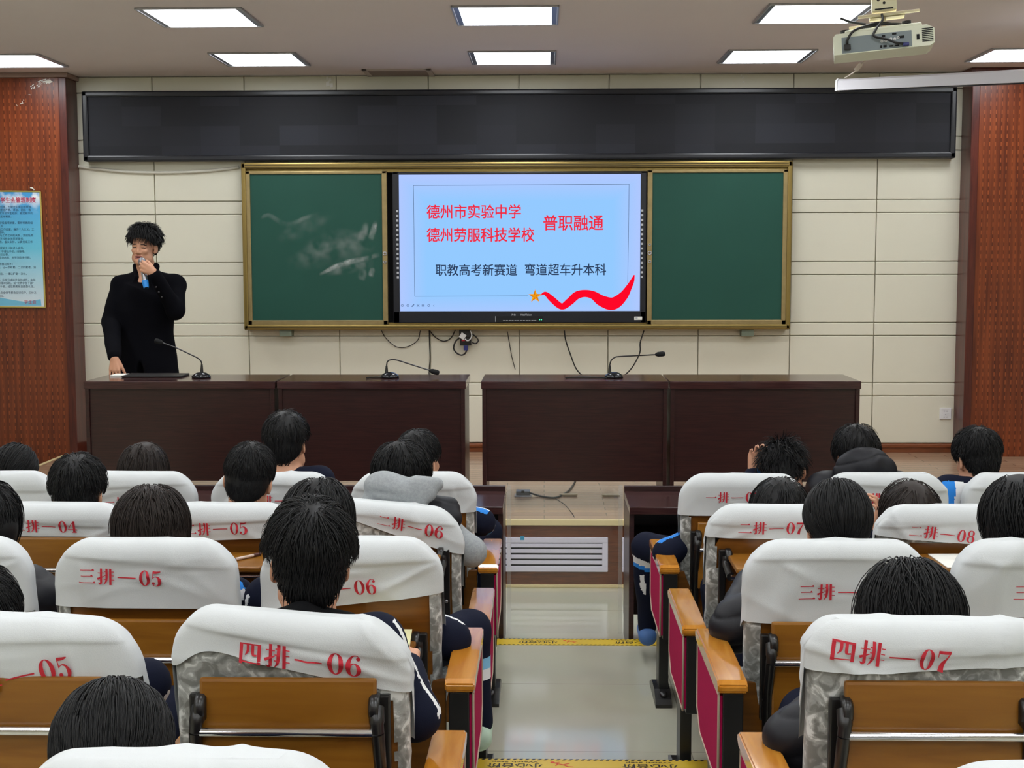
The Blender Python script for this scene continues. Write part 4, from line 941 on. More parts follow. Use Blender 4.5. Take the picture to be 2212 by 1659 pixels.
# ------------------------------------------------------------------ auditorium chairs
SUP = 4.0
class Back:
    """the padded chair back: an upright cushion shape, leaning a little to the rear"""
    def __init__(s, top=0.95, w=0.247, d=0.048, tilt=0.0, seed=0, amp=0.004, rc=0.10):
        s.top, s.w, s.d, s.tilt, s.seed, s.amp, s.rc = top, w, d, tilt, seed, amp, rc
    def half(s, z):
        rd = s.d*0.9
        a = np.clip((z-(s.top-s.rc))/s.rc, 0, 1); b_ = np.clip((z-(s.top-rd))/rd, 0, 1)
        w = s.w-s.rc+s.rc*np.sqrt(np.maximum(1-a*a, 0)); d = s.d*np.sqrt(np.maximum(1-b_*b_, 0.0))
        return w, d
    def lift(s, x, y, z, off, amp=None):
        """final position: outward offset, wrinkles, lean, sag"""
        amp = s.amp if amp is None else amp
        w, d = s.half(z)
        p = np.stack([x, np.sign(y)*0.05, z], -1)
        f = wobble(p, s.seed, (7, 15, 34), (1.0, 0.55, 0.3))*amp
        f += amp*0.9*np.sin(26*(z+0.35*x*math.sin(s.seed))+5*np.sin(6*x+s.seed))*np.clip((s.top-z)/0.12, 0, 1)*np.exp(-((np.abs(x)-0.17)/0.10)**2)
        for q_, (th_, of_) in enumerate(((0.5, 0.11), (-0.7, 0.31), (0.15, 0.62))):
            ph_ = (z*math.cos(th_+s.seed)+x*math.sin(th_+s.seed))*13+of_*s.seed
            f += amp*1.5*(1-np.abs(np.sin(ph_)))**4*(0.5+0.5*np.sin(7*x+5*z+s.seed*q_))
        if amp > 0.0036 and off > 0.001:      # hem ridge and pulled folds of the loose cloth
            zr = s.top-0.048+0.014*np.sin(5*x+1.7*s.seed)+0.03*x*math.sin(2.3*s.seed)
            f += 0.0060*(1/(1+np.exp(-(z-zr)/0.0022)))
            for m_ in range(3):
                an = 0.5+1.1*math.sin(s.seed*1.9+m_*2.1); c0 = 0.16*math.sin(s.seed*0.7+m_*1.7)
                u = (x-c0)*math.sin(an)+(z-s.top+0.09)*math.cos(an); v_ = (x-c0)*math.cos(an)-(z-s.top+0.09)*math.sin(an)
                f += amp*1.1*np.exp(-(u/0.010)**2)*np.exp(-(v_/0.13)**2)*np.clip((s.top-0.03-z)/0.03, 0, 1)
        nx = x/np.maximum(s.w, 1e-6); nx = np.sign(nx)*np.abs(nx)**5
        ny = np.where(np.abs(y) > 1e-9, np.sign(y), -1.0)*(1-np.abs(nx)*0.7)
        x2 = x + nx*(off+f*0.6); y2 = y + ny*(off+f)
        y2 = y2 - (z-0.55)*0.10 - 0.0
        z2 = z + s.tilt*x*np.clip((z-0.6)/0.3, 0, 1) + np.clip((z-(s.top-0.03))/0.03, 0, 1)*(off+0.5*f)
        return np.stack([x2, y2, z2], -1)
    def rear(s, x, z, off):
        w, d = s.half(z)
        c = np.clip(np.abs(x)/np.maximum(w, 1e-6), 0, 1)**(SUP/2)
        y = -d*np.sqrt(np.maximum(1-c*c, 0))**(2/SUP)
        return s.lift(x, np.minimum(y, -1e-6), z, off)
    def shell(s, hemf, off, nth=96, nz=40, amp=None, cut=None):
        th = np.linspace(0, 2*math.pi, nth, endpoint=False)
        c, sn = np.cos(th), np.sin(th)
        ux = np.sign(c)*np.abs(c)**(2/SUP); uy = np.sign(sn)*np.abs(sn)**(2/SUP)
        V = []
        hem = hemf(ux*s.w, uy)
        for i in range(nz+1):
            t = i/nz; t = 1-(1-t)**1.7
            z = hem + (s.top-hem)*t
            w, d = s.half(z)
            fl = (1-t)**6*0.0015 if cut is None else 0
            V.append(s.lift(ux*w, uy*d, z, off + fl, amp))
        V = np.concatenate(V); F = []
        for i in range(nz):
            for k in range(nth):
                a, b_ = i*nth+k, i*nth+(k+1) % nth
                if cut is not None:
                    m = (V[a]+V[b_]+V[a+nth]+V[b_+nth])/4
                    if cut(m): continue
                F.append((a, b_, b_+nth, a+nth))
        return V, F

def add_cover(back, parent, row, num, tx, tz, th, ang, hemL, hemR, hemfront=0.70, tail=None):
    def hemf(x, uy):
        t = np.clip((x/back.w+1)/2, 0, 1)
        h = hemL + (hemR-hemL)*t
        if tail: h = h + tail*np.exp(-((x+back.w)/0.05)**2)*(uy < 0.6)
        rear = np.clip(-uy*2+0.5, 0, 1)
        return hemfront + (h-hemfront)*rear
    V, F = back.shell(hemf, 0.007)
    mi = [0]*len(F); F = [tuple(f) for f in F]
    V = V.tolist()
    if row:
        qs, wtot = seat_text(row, num)
        ca, sa = math.cos(ang), math.sin(ang)
        pts = []
        for q in qs:
            # keep pieces small so that they follow the cloth
            F.append(tuple(range(len(V)+len(pts), len(V)+len(pts)+len(q)))); mi.append(1)
            pts += [((a*ca-b_*sa)*th+tx, (a*sa+b_*ca)*th+tz) for a, b_ in q]
        pts = np.array(pts)
        V += back.rear(pts[:, 0], np.minimum(pts[:, 1], back.top-0.006), 0.0124).tolist()
    me = bpy.data.meshes.new('headrest_cover'); me.from_pydata(V, [], F)
    me.materials.append(m_cover); me.materials.append(m_red)
    me.polygons.foreach_set('material_index', mi); me.polygons.foreach_set('use_smooth', [True]*len(F)); me.update()
    return link('headrest_cover', me, parent)

def chair(x, rowY, tz, label, group, top=0.95, row=None, num=None, text=None, hem=(0.79, 0.79), arm=1, end=False, tab='folded', tabz=0.88, camo=0.0, seed=1, tilt=0.0, tail=None, amp=0.0055, hemfront=0.70, rc=0.10):
    t = thing('auditorium_chair', label, 'chair', (x, rowY, tz), 0, group)
    bk = Back(top=top, tilt=tilt, seed=seed, amp=amp, rc=rc)
    # wooden back shell (seen from behind) and lower board
    ol = [(-0.215, 0.50), (-0.224, 0.60), (-0.222, top-0.13), (-0.19, top-0.07), (-0.15, top-0.05), (0.15, top-0.05), (0.19, top-0.07), (0.222, top-0.13), (0.224, 0.60), (0.215, 0.50)]
    k = MB(); k.prism(ol, 'y', -0.032, -0.012); k.v = [(a, b_-(c-0.55)*0.10, c) for a, b_, c in k.v]; k.obj('back_shell', m_chairwood, t)
    k = MB(); k.box((-0.258, -0.036, 0.22), (0.258, -0.016, 0.555), 0, 0.004); k.obj('lower_board', m_chairwood, t)
    k = MB(); k.box((-0.236, 0.0, 0.36), (0.236, 0.455, 0.455), 0, 0.03); k.obj('seat', m_camo, t)
    k = MB(); k.box((-0.20, 0.04, 0.30), (0.20, 0.42, 0.365), 0, 0.006); k.obj('seat_pan', m_chairwood, t)
    # camouflage slip cover over the back, gathered round the rim at the rear
    zc = camo
    def cut(m):
        lim = 0.185 + 0.035*np.clip((m[2]-0.55)/0.3, -0.5, 1)
        return m[1] < -0.03-(m[2]-0.55)*0.10 and m[2] < (zc if zc else 0.90) and ((-0.20 if zc else -lim) if m[0] < 0 else (0.219 if arm == 1 else lim)) * (1 if m[0] > 0 else -1) > abs(m[0])
    V, F = bk.shell(lambda x_, uy: np.full_like(x_, 0.47) + 0.03*np.sin(9*x_+seed), 0.0, 72, 30, 0.0035, cut)
    me = mesh_np('slip_cover', V, np.array(F), m_camo); link('slip_cover', me, t)
    if text is not None:
        a = at(text[0], text[1], rowY-0.075) - Vector((x, rowY, tz)); tx, tz_, th, ang = a.x, a.z, text[2], text[3]
    else: tx, tz_, th, ang, row = 0, 0, 0, 0, None
    add_cover(bk, t, row, num, tx, tz_ - tilt*tx, th, R(ang), hem[0], hem[1], hemfront, tail)
    # writing tablet with its two brackets and chrome rail
    z1 = tabz
    k = MB()
    if tab == 'folded':
        k.box((-0.185, -0.098, z1-0.27), (0.185, -0.082, z1), 0, 0.007); M_ = Matrix.Translation((0, 0, 0))
        k.v = [(a, b_-(c-z1)*-0.05, c) for a, b_, c in k.v]
        rail = (-0.118, z1-0.108)
    else:
        k.box((-0.185, -0.315, z1-0.067), (0.185, -0.085, z1-0.050), 0, 0.006); rail = (-0.22, z1-0.10)
    k.obj('writing_tablet', m_tablet, t)
    k = MB(); k.tube([(-0.19, rail[0], rail[1]), (0.19, rail[0], rail[1])], 0.0095, 14); k.obj('tablet_rail', m_chrome, t)
    for s_ in (-1, 1):
        k = MB(); xx = s_*0.199
        k.box((xx-0.012, -0.082, z1-0.28), (xx+0.012, -0.062, z1-0.04), 0, 0.004)
        k.lathe([(0.001, 0), (0.030, 0), (0.031, 0.006), (0.031, 0.016), (0.024, 0.022), (0.001, 0.022)], 20, 0, Matrix.Translation((xx-s_*0.008, -0.093, z1-0.062)) @ Matrix.Rotation(-s_*math.pi/2, 4, 'Y'))
        k.tube(spline([(xx-s_*0.014, -0.098, z1-0.06), (xx-s_*0.012, -0.116, z1-0.085), (xx-s_*0.010, rail[0], rail[1])], 4), [0.016]*5+[0.014]*4, 10)
        if tab == 'folded': k.tube([(xx-s_*0.010, rail[0], rail[1]), (xx-s_*0.006, -0.10, z1-0.20), (xx-s_*0.006, -0.094, z1-0.34)], [0.014, 0.013, 0.015], 10)
        k.lathe([(0.001, 0), (0.006, 0), (0.006, 0.004), (0.001, 0.004)], 10, 1, Matrix.Translation((xx, -0.0835, z1-0.22)) @ Matrix.Rotation(math.pi/2, 4, 'X'))
        k.obj('tablet_bracket', [m_blackmet, m_steel], t)
    # arm
    if arm:
        s_ = arm; c = s_*(0.312 if end else 0.286); hw = 0.039 if end else 0.026
        def bx(name, lo, hi, m, bev=0.0, par=t):
            a, b_ = sorted((lo[0], hi[0])); return MB().box((a, lo[1], lo[2]), (b_, hi[1], hi[2]), 0, bev).obj(name, m, par)
        ol = [(-0.27, 0.600), (-0.255, 0.592), (0.24, 0.592), (0.262, 0.604), (0.262, 0.618), (0.24, 0.628), (0.0, 0.632), (-0.25, 0.628), (-0.27, 0.618)]
        k = MB(); k.prism(ol, 'x', c-hw, c+hw); me = k.mesh('armrest', m_arm)
        bm = bmesh.new(); bm.from_mesh(me); bmesh.ops.bevel(bm, geom=[e for e in bm.edges if e.calc_face_angle(0) > 0.5], offset=0.004, segments=2, affect='EDGES'); bm.to_mesh(me); bm.free()
        link('armrest', me, t)
        if end:
            bx('arm_body', (c-s_*0.030, -0.255, 0.33), (c+s_*0.024, 0.235, 0.592), m_black, 0.003)
            k = MB(); k.prism([(-0.25, 0.585), (0.225, 0.585), (0.225, 0.40), (0.15, 0.345), (-0.25, 0.345)], 'x', min(c+s_*0.024, c+s_*0.034), max(c+s_*0.024, c+s_*0.034))
            pk = k.obj('side_panel', m_pink, t)
            k = MB(); L = [(-0.252, 0.588), (0.228, 0.588), (0.228, 0.398), (0.152, 0.342), (-0.252, 0.342), (-0.252, 0.588)]
            k.tube([(c+s_*0.034, a, b_) for a, b_ in L], 0.0035, 6); k.obj('panel_edging', m_piping, pk)
            bx('pedestal', (c-s_*0.022, -0.02, 0.03), (c+s_*0.018, 0.10, 0.335), m_black, 0.004)
            k = MB(); 
            a, b_ = sorted((c-s_*0.03, c+s_*0.036))
            k.prism([(-0.10, 0.0), (0.22, 0.0), (0.22, 0.012), (0.12, 0.05), (0.06, 0.055), (-0.02, 0.055), (-0.08, 0.03), (-0.10, 0.014)], 'x', a, b_)
            k.lathe([(0.001, 0), (0.016, 0), (0.016, 0.01), (0.001, 0.01)], 14, 0, Matrix.Translation((c, -0.055, 0.04)) @ Matrix.Rotation(0.5, 4, 'X'))
            k.obj('foot', m_blackmet, t)
        else:
            bx('arm_body', (c-0.02, -0.14, 0.12), (c+0.02, 0.20, 0.592), m_black, 0.003)
            bx('foot', (c-0.025, -0.05, 0.0), (c+0.025, 0.22, 0.13), m_black, 0.004)
    return t

ROWY = {1: 5.45, 2: 4.58, 3: 3.69, 4: 2.81, 5: 1.93}
ROWZ = {1: 0.1, 2: 0.1, 3: 0.2, 4: 0.2, 5: 0.3}
PIT = 0.572
def seat_x(n): return (-0.532 + (n-6)*PIT) if n <= 6 else (0.802 + (n-7)*PIT)
CN = {1: '一', 2: '二', 3: '三', 4: '四', 5: '五'}
GL, GR = 'covered chairs left of the aisle', 'covered chairs right of the aisle'
def put(row, n, label, **k):
    k.setdefault('top', {1: 0.95, 2: 0.98, 3: 0.945, 4: 0.965, 5: 0.893}[row])
    k.setdefault('tabz', {1: 0.767, 2: 0.881, 3: 0.74, 4: 0.857, 5: 0.8}[row])
    return chair(seat_x(n), ROWY[row], ROWZ[row], label, GL if n <= 6 else GR, row=CN[row], num='%02d' % n, arm=1 if n <= 6 else -1, end=(n in (6, 7)), seed=row*17+n*5, **k)
put(1, 3, 'white covered chair at the left edge of the front row, number ending in 3', text=(-31, 1086, 0.043, 0))
put(1, 4, 'white covered front row chair in which the long-haired person sits', text=(286, 1083, 0.043, 1))
put(1, 5, 'white covered front row chair half hidden by the short-haired boy before it', text=(600, 1080, 0.043, 0))
put(1, 6, 'white covered front row chair at the aisle, behind the grey hoodie', text=(884, 1078, 0.043, 0), hem=(0.79, 0.80))
put(1, 7, 'white covered front row chair right of the aisle, printed with one row 07', text=(1583, 1073, 0.043, 0), amp=0.003)
put(1, 8, 'white covered front row chair of the person in the hooded puffer', text=(1912, 1075, 0.043, 0))
put(1, 9, 'white covered front row chair of the person in the blue and white jersey', text=(2225, 1076, 0.043, 0))
put(2, 4, 'white covered chair printed two row 04 in red', text=(102, 1134, 0.043, -1), hem=(0.884, 0.881), amp=0.005)
put(2, 5, 'white covered chair printed two row 05 with a pen on its open tablet', text=(470, 1139, 0.043, 1), hem=(0.860, 0.884), tab='open')
put(2, 6, 'white covered chair printed two row 06 with its cover slanting down to the aisle', text=(888, 1134, 0.043, -7), hem=(0.965, 0.837), tab='open', camo=0.865, tilt=-0.10, top=0.985, amp=0.005)
put(2, 7, 'white covered chair printed two row 07, second row right of the aisle', text=(1664, 1138, 0.043, 0), hem=(0.883, 0.879), tab='open')
put(2, 8, 'white covered chair printed two row 08 with papers on its open tablet', text=(2032, 1150, 0.043, -6), hem=(0.889, 0.851), tab='open', camo=0.862)
put(3, 4, 'white covered chair cut by the left edge, its number hidden, before the black puffer', hem=(0.74, 0.75))
put(3, 5, 'white covered chair printed three row 05, its whole number in view', text=(265, 1244, 0.045, -2), hem=(0.768, 0.765), amp=0.004)
put(3, 6, 'white covered chair printed 06 half hidden by the head of the hooded student', text=(728, 1268, 0.044, 4), hem=(0.755, 0.808), tab='open', amp=0.006)
put(3, 7, 'white covered chair printed three row, its number hidden by long black hair', text=(1815, 1276, 0.045, 1), hem=(0.728, 0.738), amp=0.004)
put(3, 8, 'white covered chair of the third row cut by the right edge', text=(2280, 1278, 0.045, 0), hem=(0.75, 0.752))
put(4, 5, 'white covered chair at the lower left with 05 slanting upward', text=(35, 1456, 0.050, 12), hem=(0.835, 0.852), camo=0.84, amp=0.007, tilt=-0.03)
put(4, 6, 'white covered chair printed four row 06, cover lifted over grey camouflage cloth', text=(652, 1418, 0.050, -3), hem=(0.915, 0.832), camo=0.80, amp=0.006, tilt=-0.09, tail=-0.06, top=0.975)
put(4, 7, 'white covered chair printed four row 07 at the lower right', text=(1922, 1409, 0.047, -6), hem=(0.872, 0.886), rc=0.06, camo=0.80, amp=0.007)
put(5, 6, 'white chair cover showing only its top along the bottom edge, left', hem=(0.8, 0.8), amp=0.006)
put(5, 7, 'white chair cover corner at the bottom right corner', hem=(0.8, 0.8), top=0.884)

# ------------------------------------------------------------------ things left on the tablets
def tab_top(row, n): return ROWZ[row] + {2: 0.881, 3: 0.74}[row] - 0.0495
zt = tab_top(2, 5); a = atz(532, 1203, zt + 0.006)
t = thing('pen', 'clear ballpoint pen lying on the open tablet of seat two row 05', 'pen', a, R(52))
MB().tube([(-0.045, 0, 0), (0.03, 0, 0)], 0.0052, 10).obj('barrel', mat('clear pen barrel', srgb(206, 184, 170), 0.2), t)
MB().tube([(0.03, 0, 0), (0.034, 0, 0), (0.060, 0, 0)], [0.0058, 0.0062, 0.005], 10).obj('cap', mat('brown pen cap', srgb(86, 50, 44), 0.4), t)
MB().tube([(-0.045, 0, 0), (-0.062, 0, 0)], [0.005, 0.0012], 10).obj('tip', mat('brown pen cap', srgb(86, 50, 44), 0.4), t)
def sheet(name, lab, row, n, x0, x1, y0, y1, h, rot=0.0, m=None):
    z = tab_top(row, n)+0.0006
    k = MB(); k.box((x0, y0, 0), (x1, y1, h), 0)
    return tag(k.obj(name, m or m_paper, None, (seat_x(n), ROWY[row], z), (0, 0, rot)), lab, name.replace('_', ' '))
sheet('paper_sheet', 'white papers on the open tablet of seat two row 08', 2, 8, -0.09, 0.13, -0.30, -0.10, 0.003, 0.03)
sheet('paper_sheet', 'white paper on the open tablet of seat two row 07', 2, 7, -0.10, 0.10, -0.22, -0.09, 0.002, 0.0)
t = thing('notebook', 'thick cream notebook on the open tablet of seat three row 06', 'notebook', (seat_x(6)+0.105, ROWY[3]-0.20, tab_top(3, 6)+0.0006), 0.05)
MB().box((-0.07, -0.10, 0), (0.07, 0.10, 0.022), 0, 0.003).obj('page_block', mat('cream pages', srgb(232, 222, 178), 0.8), t)
MB().box((-0.072, -0.102, 0.022), (0.072, 0.102, 0.025), 0, 0.001).obj('front_cover', mat('pale yellow cover', srgb(236, 230, 180), 0.6), t)
# ------------------------------------------------------------------ organic shapes: blended solids turned into one continuous surface
def rcone(a, b, ra, rb, k=0.02, flat=None):
    """tapered capsule; flat=(axis vector, factor) squashes it along that axis"""
    return ('c', np.array(a, float), np.array(b, float), ra, rb, k, 1, flat)
def ell(c, r, rot=None, k=0.02, op=1):
    return ('e', np.array(c, float), np.array(r, float), np.eye(3) if rot is None else np.array(rot), None, k, op, None)
def half(p, nrm, k=0.004):
    """keeps only the side the normal points to"""
    return ('h', np.array(p, float), np.array(nrm, float)/np.linalg.norm(nrm), None, None, k, 2, None)
def xf(prims, M):
    M = np.array(M); Rm, T = M[:3, :3], M[:3, 3]; out = []
    for p in prims:
        p = list(p); p[1] = Rm @ p[1] + T
        if p[0] == 'c':
            p[2] = Rm @ p[2] + T
            if p[7] is not None: p[7] = (Rm @ np.array(p[7][0]), p[7][1])
        elif p[0] == 'e': p[3] = Rm @ p[3]
        else: p[2] = Rm @ p[2]
        out.append(tuple(p))
    return out
def sdf_eval(prim, P):
    t, a = prim[0], prim[1]
    if t == 'c':
        b_, ra, rb, fl = prim[2], prim[3], prim[4], prim[7]
        if fl is not None:
            n_ = fl[0]/np.linalg.norm(fl[0]); s = fl[1]-1
            sq = lambda q: q + ((q-a) @ n_)[..., None]*n_*s
            P = sq(P); b_ = sq(b_)
        ba = b_-a; d = P-a; L = max(ba @ ba, 1e-12)
        h = np.clip((d @ ba)/L, 0, 1)
        return np.sqrt(((d-h[..., None]*ba)**2).sum(-1)) - (ra+(rb-ra)*h)
    if t == 'e':
        q = (P-a) @ prim[3]; r = prim[2]
        k0 = np.sqrt(((q/r)**2).sum(-1)); k1 = np.sqrt(((q/(r*r))**2).sum(-1))
        return k0*(k0-1)/np.maximum(k1, 1e-9)
    return -((P-a) @ prim[2])
def bounds(prims):
    lo, hi = np.full(3, 1e9), np.full(3, -1e9)
    for p in prims:
        if p[6] != 1: continue
        if p[0] == 'c':
            r = max(p[3], p[4])*(1.0 if p[7] is None else max(1.0, 1/p[7][1]))
            lo = np.minimum(lo, np.minimum(p[1], p[2])-r); hi = np.maximum(hi, np.maximum(p[1], p[2])+r)
        else:
            r = np.sqrt(((p[3]*p[2])**2).sum(1)); lo = np.minimum(lo, p[1]-r); hi = np.maximum(hi, p[1]+r)
    return lo, hi
def sdf_mesh(prims, h):
    lo, hi = bounds(prims); lo = lo-3*h; hi = hi+3*h
    n = np.ceil((hi-lo)/h).astype(int)+1
    X = [lo[i]+h*np.arange(n[i]) for i in range(3)]
    D = np.full(n, 0.5, dtype=np.float32)
    for p in prims:
        if p[6] == 2: sl = (slice(None),)*3
        else:
            q = list(p); q[6] = 1; l, u = bounds([tuple(q)]); m = p[5]+2.5*h
            i0 = np.maximum(np.floor((l-m-lo)/h).astype(int), 0); i1 = np.minimum(np.ceil((u+m-lo)/h).astype(int)+1, n)
            sl = tuple(slice(a, b_) for a, b_ in zip(i0, i1))
        P = np.stack(np.meshgrid(X[0][sl[0]], X[1][sl[1]], X[2][sl[2]], indexing='ij'), -1)
        d = sdf_eval(p, P).astype(np.float32); k = max(p[5], 1e-5); S = D[sl]
        if p[6] == 1: D[sl] = np.minimum(S, d) - np.maximum(k-np.abs(S-d), 0)**2/(4*k)
        else:
            d = -d if p[6] == -1 else d
            D[sl] = np.maximum(S, d) + np.maximum(k-np.abs(S-d), 0)**2/(4*k)
    ins = D < 0
    c = [ins[a:n[0]-1+a, b_:n[1]-1+b_, e:n[2]-1+e] for a in (0, 1) for b_ in (0, 1) for e in (0, 1)]
    s = sum(x.astype(np.int8) for x in c); act = (s > 0) & (s < 8)
    I = np.argwhere(act); idx = np.full(act.shape, -1, dtype=np.int32); idx[act] = np.arange(len(I))
    acc = np.zeros((len(I), 3)); cnt = np.zeros(len(I))
    cor = [(a, b_, e) for a in (0, 1) for b_ in (0, 1) for e in (0, 1)]
    for u in cor:
        for ax in range(3):
            if u[ax]: continue
            v = list(u); v[ax] = 1
            du = D[I[:, 0]+u[0], I[:, 1]+u[1], I[:, 2]+u[2]]; dv = D[I[:, 0]+v[0], I[:, 1]+v[1], I[:, 2]+v[2]]
            m = (du < 0) != (dv < 0); t = np.where(m, du/np.where(m, du-dv, 1), 0)
            q = np.tile(np.array(u, float), (len(I), 1)); q[:, ax] += t
            acc[m] += q[m]; cnt[m] += 1
    V = lo + h*(I + acc/np.maximum(cnt, 1)[:, None]); F = []
    for ax in range(3):
        o1, o2 = [(1, 2), (2, 0), (0, 1)][ax]
        sa = [slice(None)]*3; sb = [slice(None)]*3; sa[ax] = slice(0, -1); sb[ax] = slice(1, None)
        A, B = ins[tuple(sa)], ins[tuple(sb)]
        for flip, mk in ((False, A & ~B), (True, ~A & B)):
            E_ = np.argwhere(mk)
            E_ = E_[(E_[:, o1] > 0) & (E_[:, o2] > 0) & (E_[:, o1] < n[o1]-1) & (E_[:, o2] < n[o2]-1)]
            q = []
            for da, db in ((-1, -1), (0, -1), (0, 0), (-1, 0)):
                w = E_.copy(); w[:, o1] += da; w[:, o2] += db; q.append(idx[w[:, 0], w[:, 1], w[:, 2]])
            q = np.stack(q, 1)
            if flip: q = q[:, ::-1]
            F.append(q[(q >= 0).all(1)])
    return V, np.concatenate(F)
def vnormals(V, F):
    nf = np.cross(V[F[:, 2]]-V[F[:, 0]], V[F[:, 3]]-V[F[:, 1]]); N = np.zeros_like(V)
    for k in range(4): np.add.at(N, F[:, k], nf)
    return N/np.maximum(np.linalg.norm(N, axis=1), 1e-12)[:, None]
def relax(V, F, it=2, w=0.5):
    for _ in range(it):
        S = np.zeros_like(V); c_ = np.zeros(len(V))
        for a, b_ in ((0, 1), (1, 2), (2, 3), (3, 0)):
            np.add.at(S, F[:, a], V[F[:, b_]]); np.add.at(S, F[:, b_], V[F[:, a]]); np.add.at(c_, F[:, a], 1); np.add.at(c_, F[:, b_], 1)
        V = V + w*(S/np.maximum(c_, 1)[:, None]-V)
    return V
def blob(name, prims, h, mats, parent=None, mi=None, disp=None, it=1):
    V, F = sdf_mesh(prims, h)
    V = relax(V, F, it, 0.4)
    if disp is not None: V = V + vnormals(V, F)*disp(V)[:, None]
    m = mi(V[F].mean(1)) if mi is not None else None
    return link(name, mesh_np(name, V, F, mats, m), parent)

# ------------------------------------------------------------------ head, hands
SC = np.array((0, -0.010, 0.045)); SR = np.array((0.0775, 0.098, 0.088))
def head_prims(face=True):
    p = [ell(SC, SR), ell((0, 0.026, -0.030), (0.060, 0.070, 0.082), k=0.03), ell((0, 0.02, -0.065), (0.056, 0.055, 0.045), k=0.03),
         rcone((-0.040, 0.030, -0.078), (0, 0.074, -0.094), 0.024, 0.020, 0.03), rcone((0.040, 0.030, -0.078), (0, 0.074, -0.094), 0.024, 0.020, 0.03)]
    p += [rcone((-0.034, 0.080, 0.018), (0.034, 0.080, 0.018), 0.010, 0.010, 0.02),
          ell((-0.036, 0.074, -0.022), (0.020, 0.016, 0.016), k=0.02), ell((0.036, 0.074, -0.022), (0.020, 0.016, 0.016), k=0.02)]
    if face:
        p += [ell((-0.031, 0.098, 0.000), (0.015, 0.012, 0.009), k=0.012, op=-1), ell((0.031, 0.098, 0.000), (0.015, 0.012, 0.009), k=0.012, op=-1),
              ell((-0.031, 0.080, 0.000), (0.015, 0.013, 0.0095), k=0.004), ell((0.031, 0.080, 0.000), (0.015, 0.013, 0.0095), k=0.004)]
    p += [rcone((0, 0.090, 0.008), (0, 0.106, -0.030), 0.008, 0.012, 0.014), ell((-0.011, 0.099, -0.035), (0.009, 0.010, 0.008), k=0.008), ell((0.011, 0.099, -0.035), (0.009, 0.010, 0.008), k=0.008),
          ell((0, 0.090, -0.058), (0.024, 0.010, 0.006), k=0.008), ell((0, 0.088, -0.070), (0.021, 0.011, 0.007), k=0.008),
          ell((0, 0.104, -0.064), (0.021, 0.014, 0.0035), k=0.004, op=-1)]
    for s in (-1, 1):
        Rz = Matrix.Rotation(s*0.35, 3, 'Z') @ Matrix.Rotation(-0.15, 3, 'X')
        p += [ell((s*0.079, -0.010, -0.006), (0.008, 0.020, 0.033), np.array(Rz), 0.010), ell((s*0.086, -0.003, -0.002), (0.006, 0.010, 0.019), np.array(Rz), 0.005, -1), ell((s*0.074, 0.000, -0.030), (0.007, 0.008, 0.010), None, 0.008)]
    p += [rcone((0, -0.022, -0.06), (0, -0.038, -0.165), 0.050, 0.054, 0.035)]
    return p
def hand_prims(W, y, x, thumb=1, curl=(0.35, 0.45, 0.3), spread=0.06, tcurl=0.3, sc=1.0, tdir=(0.72, 0.62, -0.30)):
    """W wrist; y finger direction; x towards the thumb side; dorsal side = thumb*(x cross y)"""
    y = np.array(y, float); y /= np.linalg.norm(y); x = np.array(x, float); x -= y*(x @ y); x /= np.linalg.norm(x)
    z = np.cross(x, y)*thumb; B = np.stack([x, y, z], 1)
    L = lambda v: np.array(W) + B @ (np.array(v, float)*sc)
    P = [rcone(L((0.012, 0.0, 0)), L((0.026, 0.082, 0)), 0.017*sc, 0.014*sc, 0.012), rcone(L((-0.010, 0.0, 0)), L((-0.026, 0.074, 0)), 0.017*sc, 0.0125*sc, 0.012), rcone(L((0, 0.0, 0)), L((0, 0.082, 0.001)), 0.018*sc, 0.014*sc, 0.012)]
    for i, (fx, fy, fl, r) in enumerate(((0.030, 0.086, 0.070, 0.0085), (0.0105, 0.092, 0.078, 0.0088), (-0.010, 0.088, 0.072, 0.0084), (-0.029, 0.078, 0.056, 0.0074))):
        a = 0.0; q = np.array((fx, fy, 0.0)); side = spread*(1.5-i)/1.5
        for j, (f, c_) in enumerate(zip((0.44, 0.31, 0.25), curl)):
            a += c_*(1+0.06*i)
            d = np.array((math.sin(side)*math.cos(a), math.cos(side)*math.cos(a), -math.sin(a)))
            q2 = q + d*fl*f
            P.append(rcone(L(q), L(q2), r*sc*(1-0.08*j), r*sc*(1-0.08*(j+1)), 0.003)); q = q2
    q = np.array((0.026, 0.020, -0.006)); d = np.array(tdir, float); d /= np.linalg.norm(d)
    for j, (fl, r) in enumerate(((0.040, 0.0125), (0.032, 0.0105), (0.026, 0.0092))):
        q2 = q + d*fl; P.append(rcone(L(q), L(q2), r*sc, (r-0.001)*sc, 0.006 if j == 0 else 0.003)); q = q2
        d = d + np.array((-0.25, 0.25, -0.6))*tcurl; d /= np.linalg.norm(d)
    return P

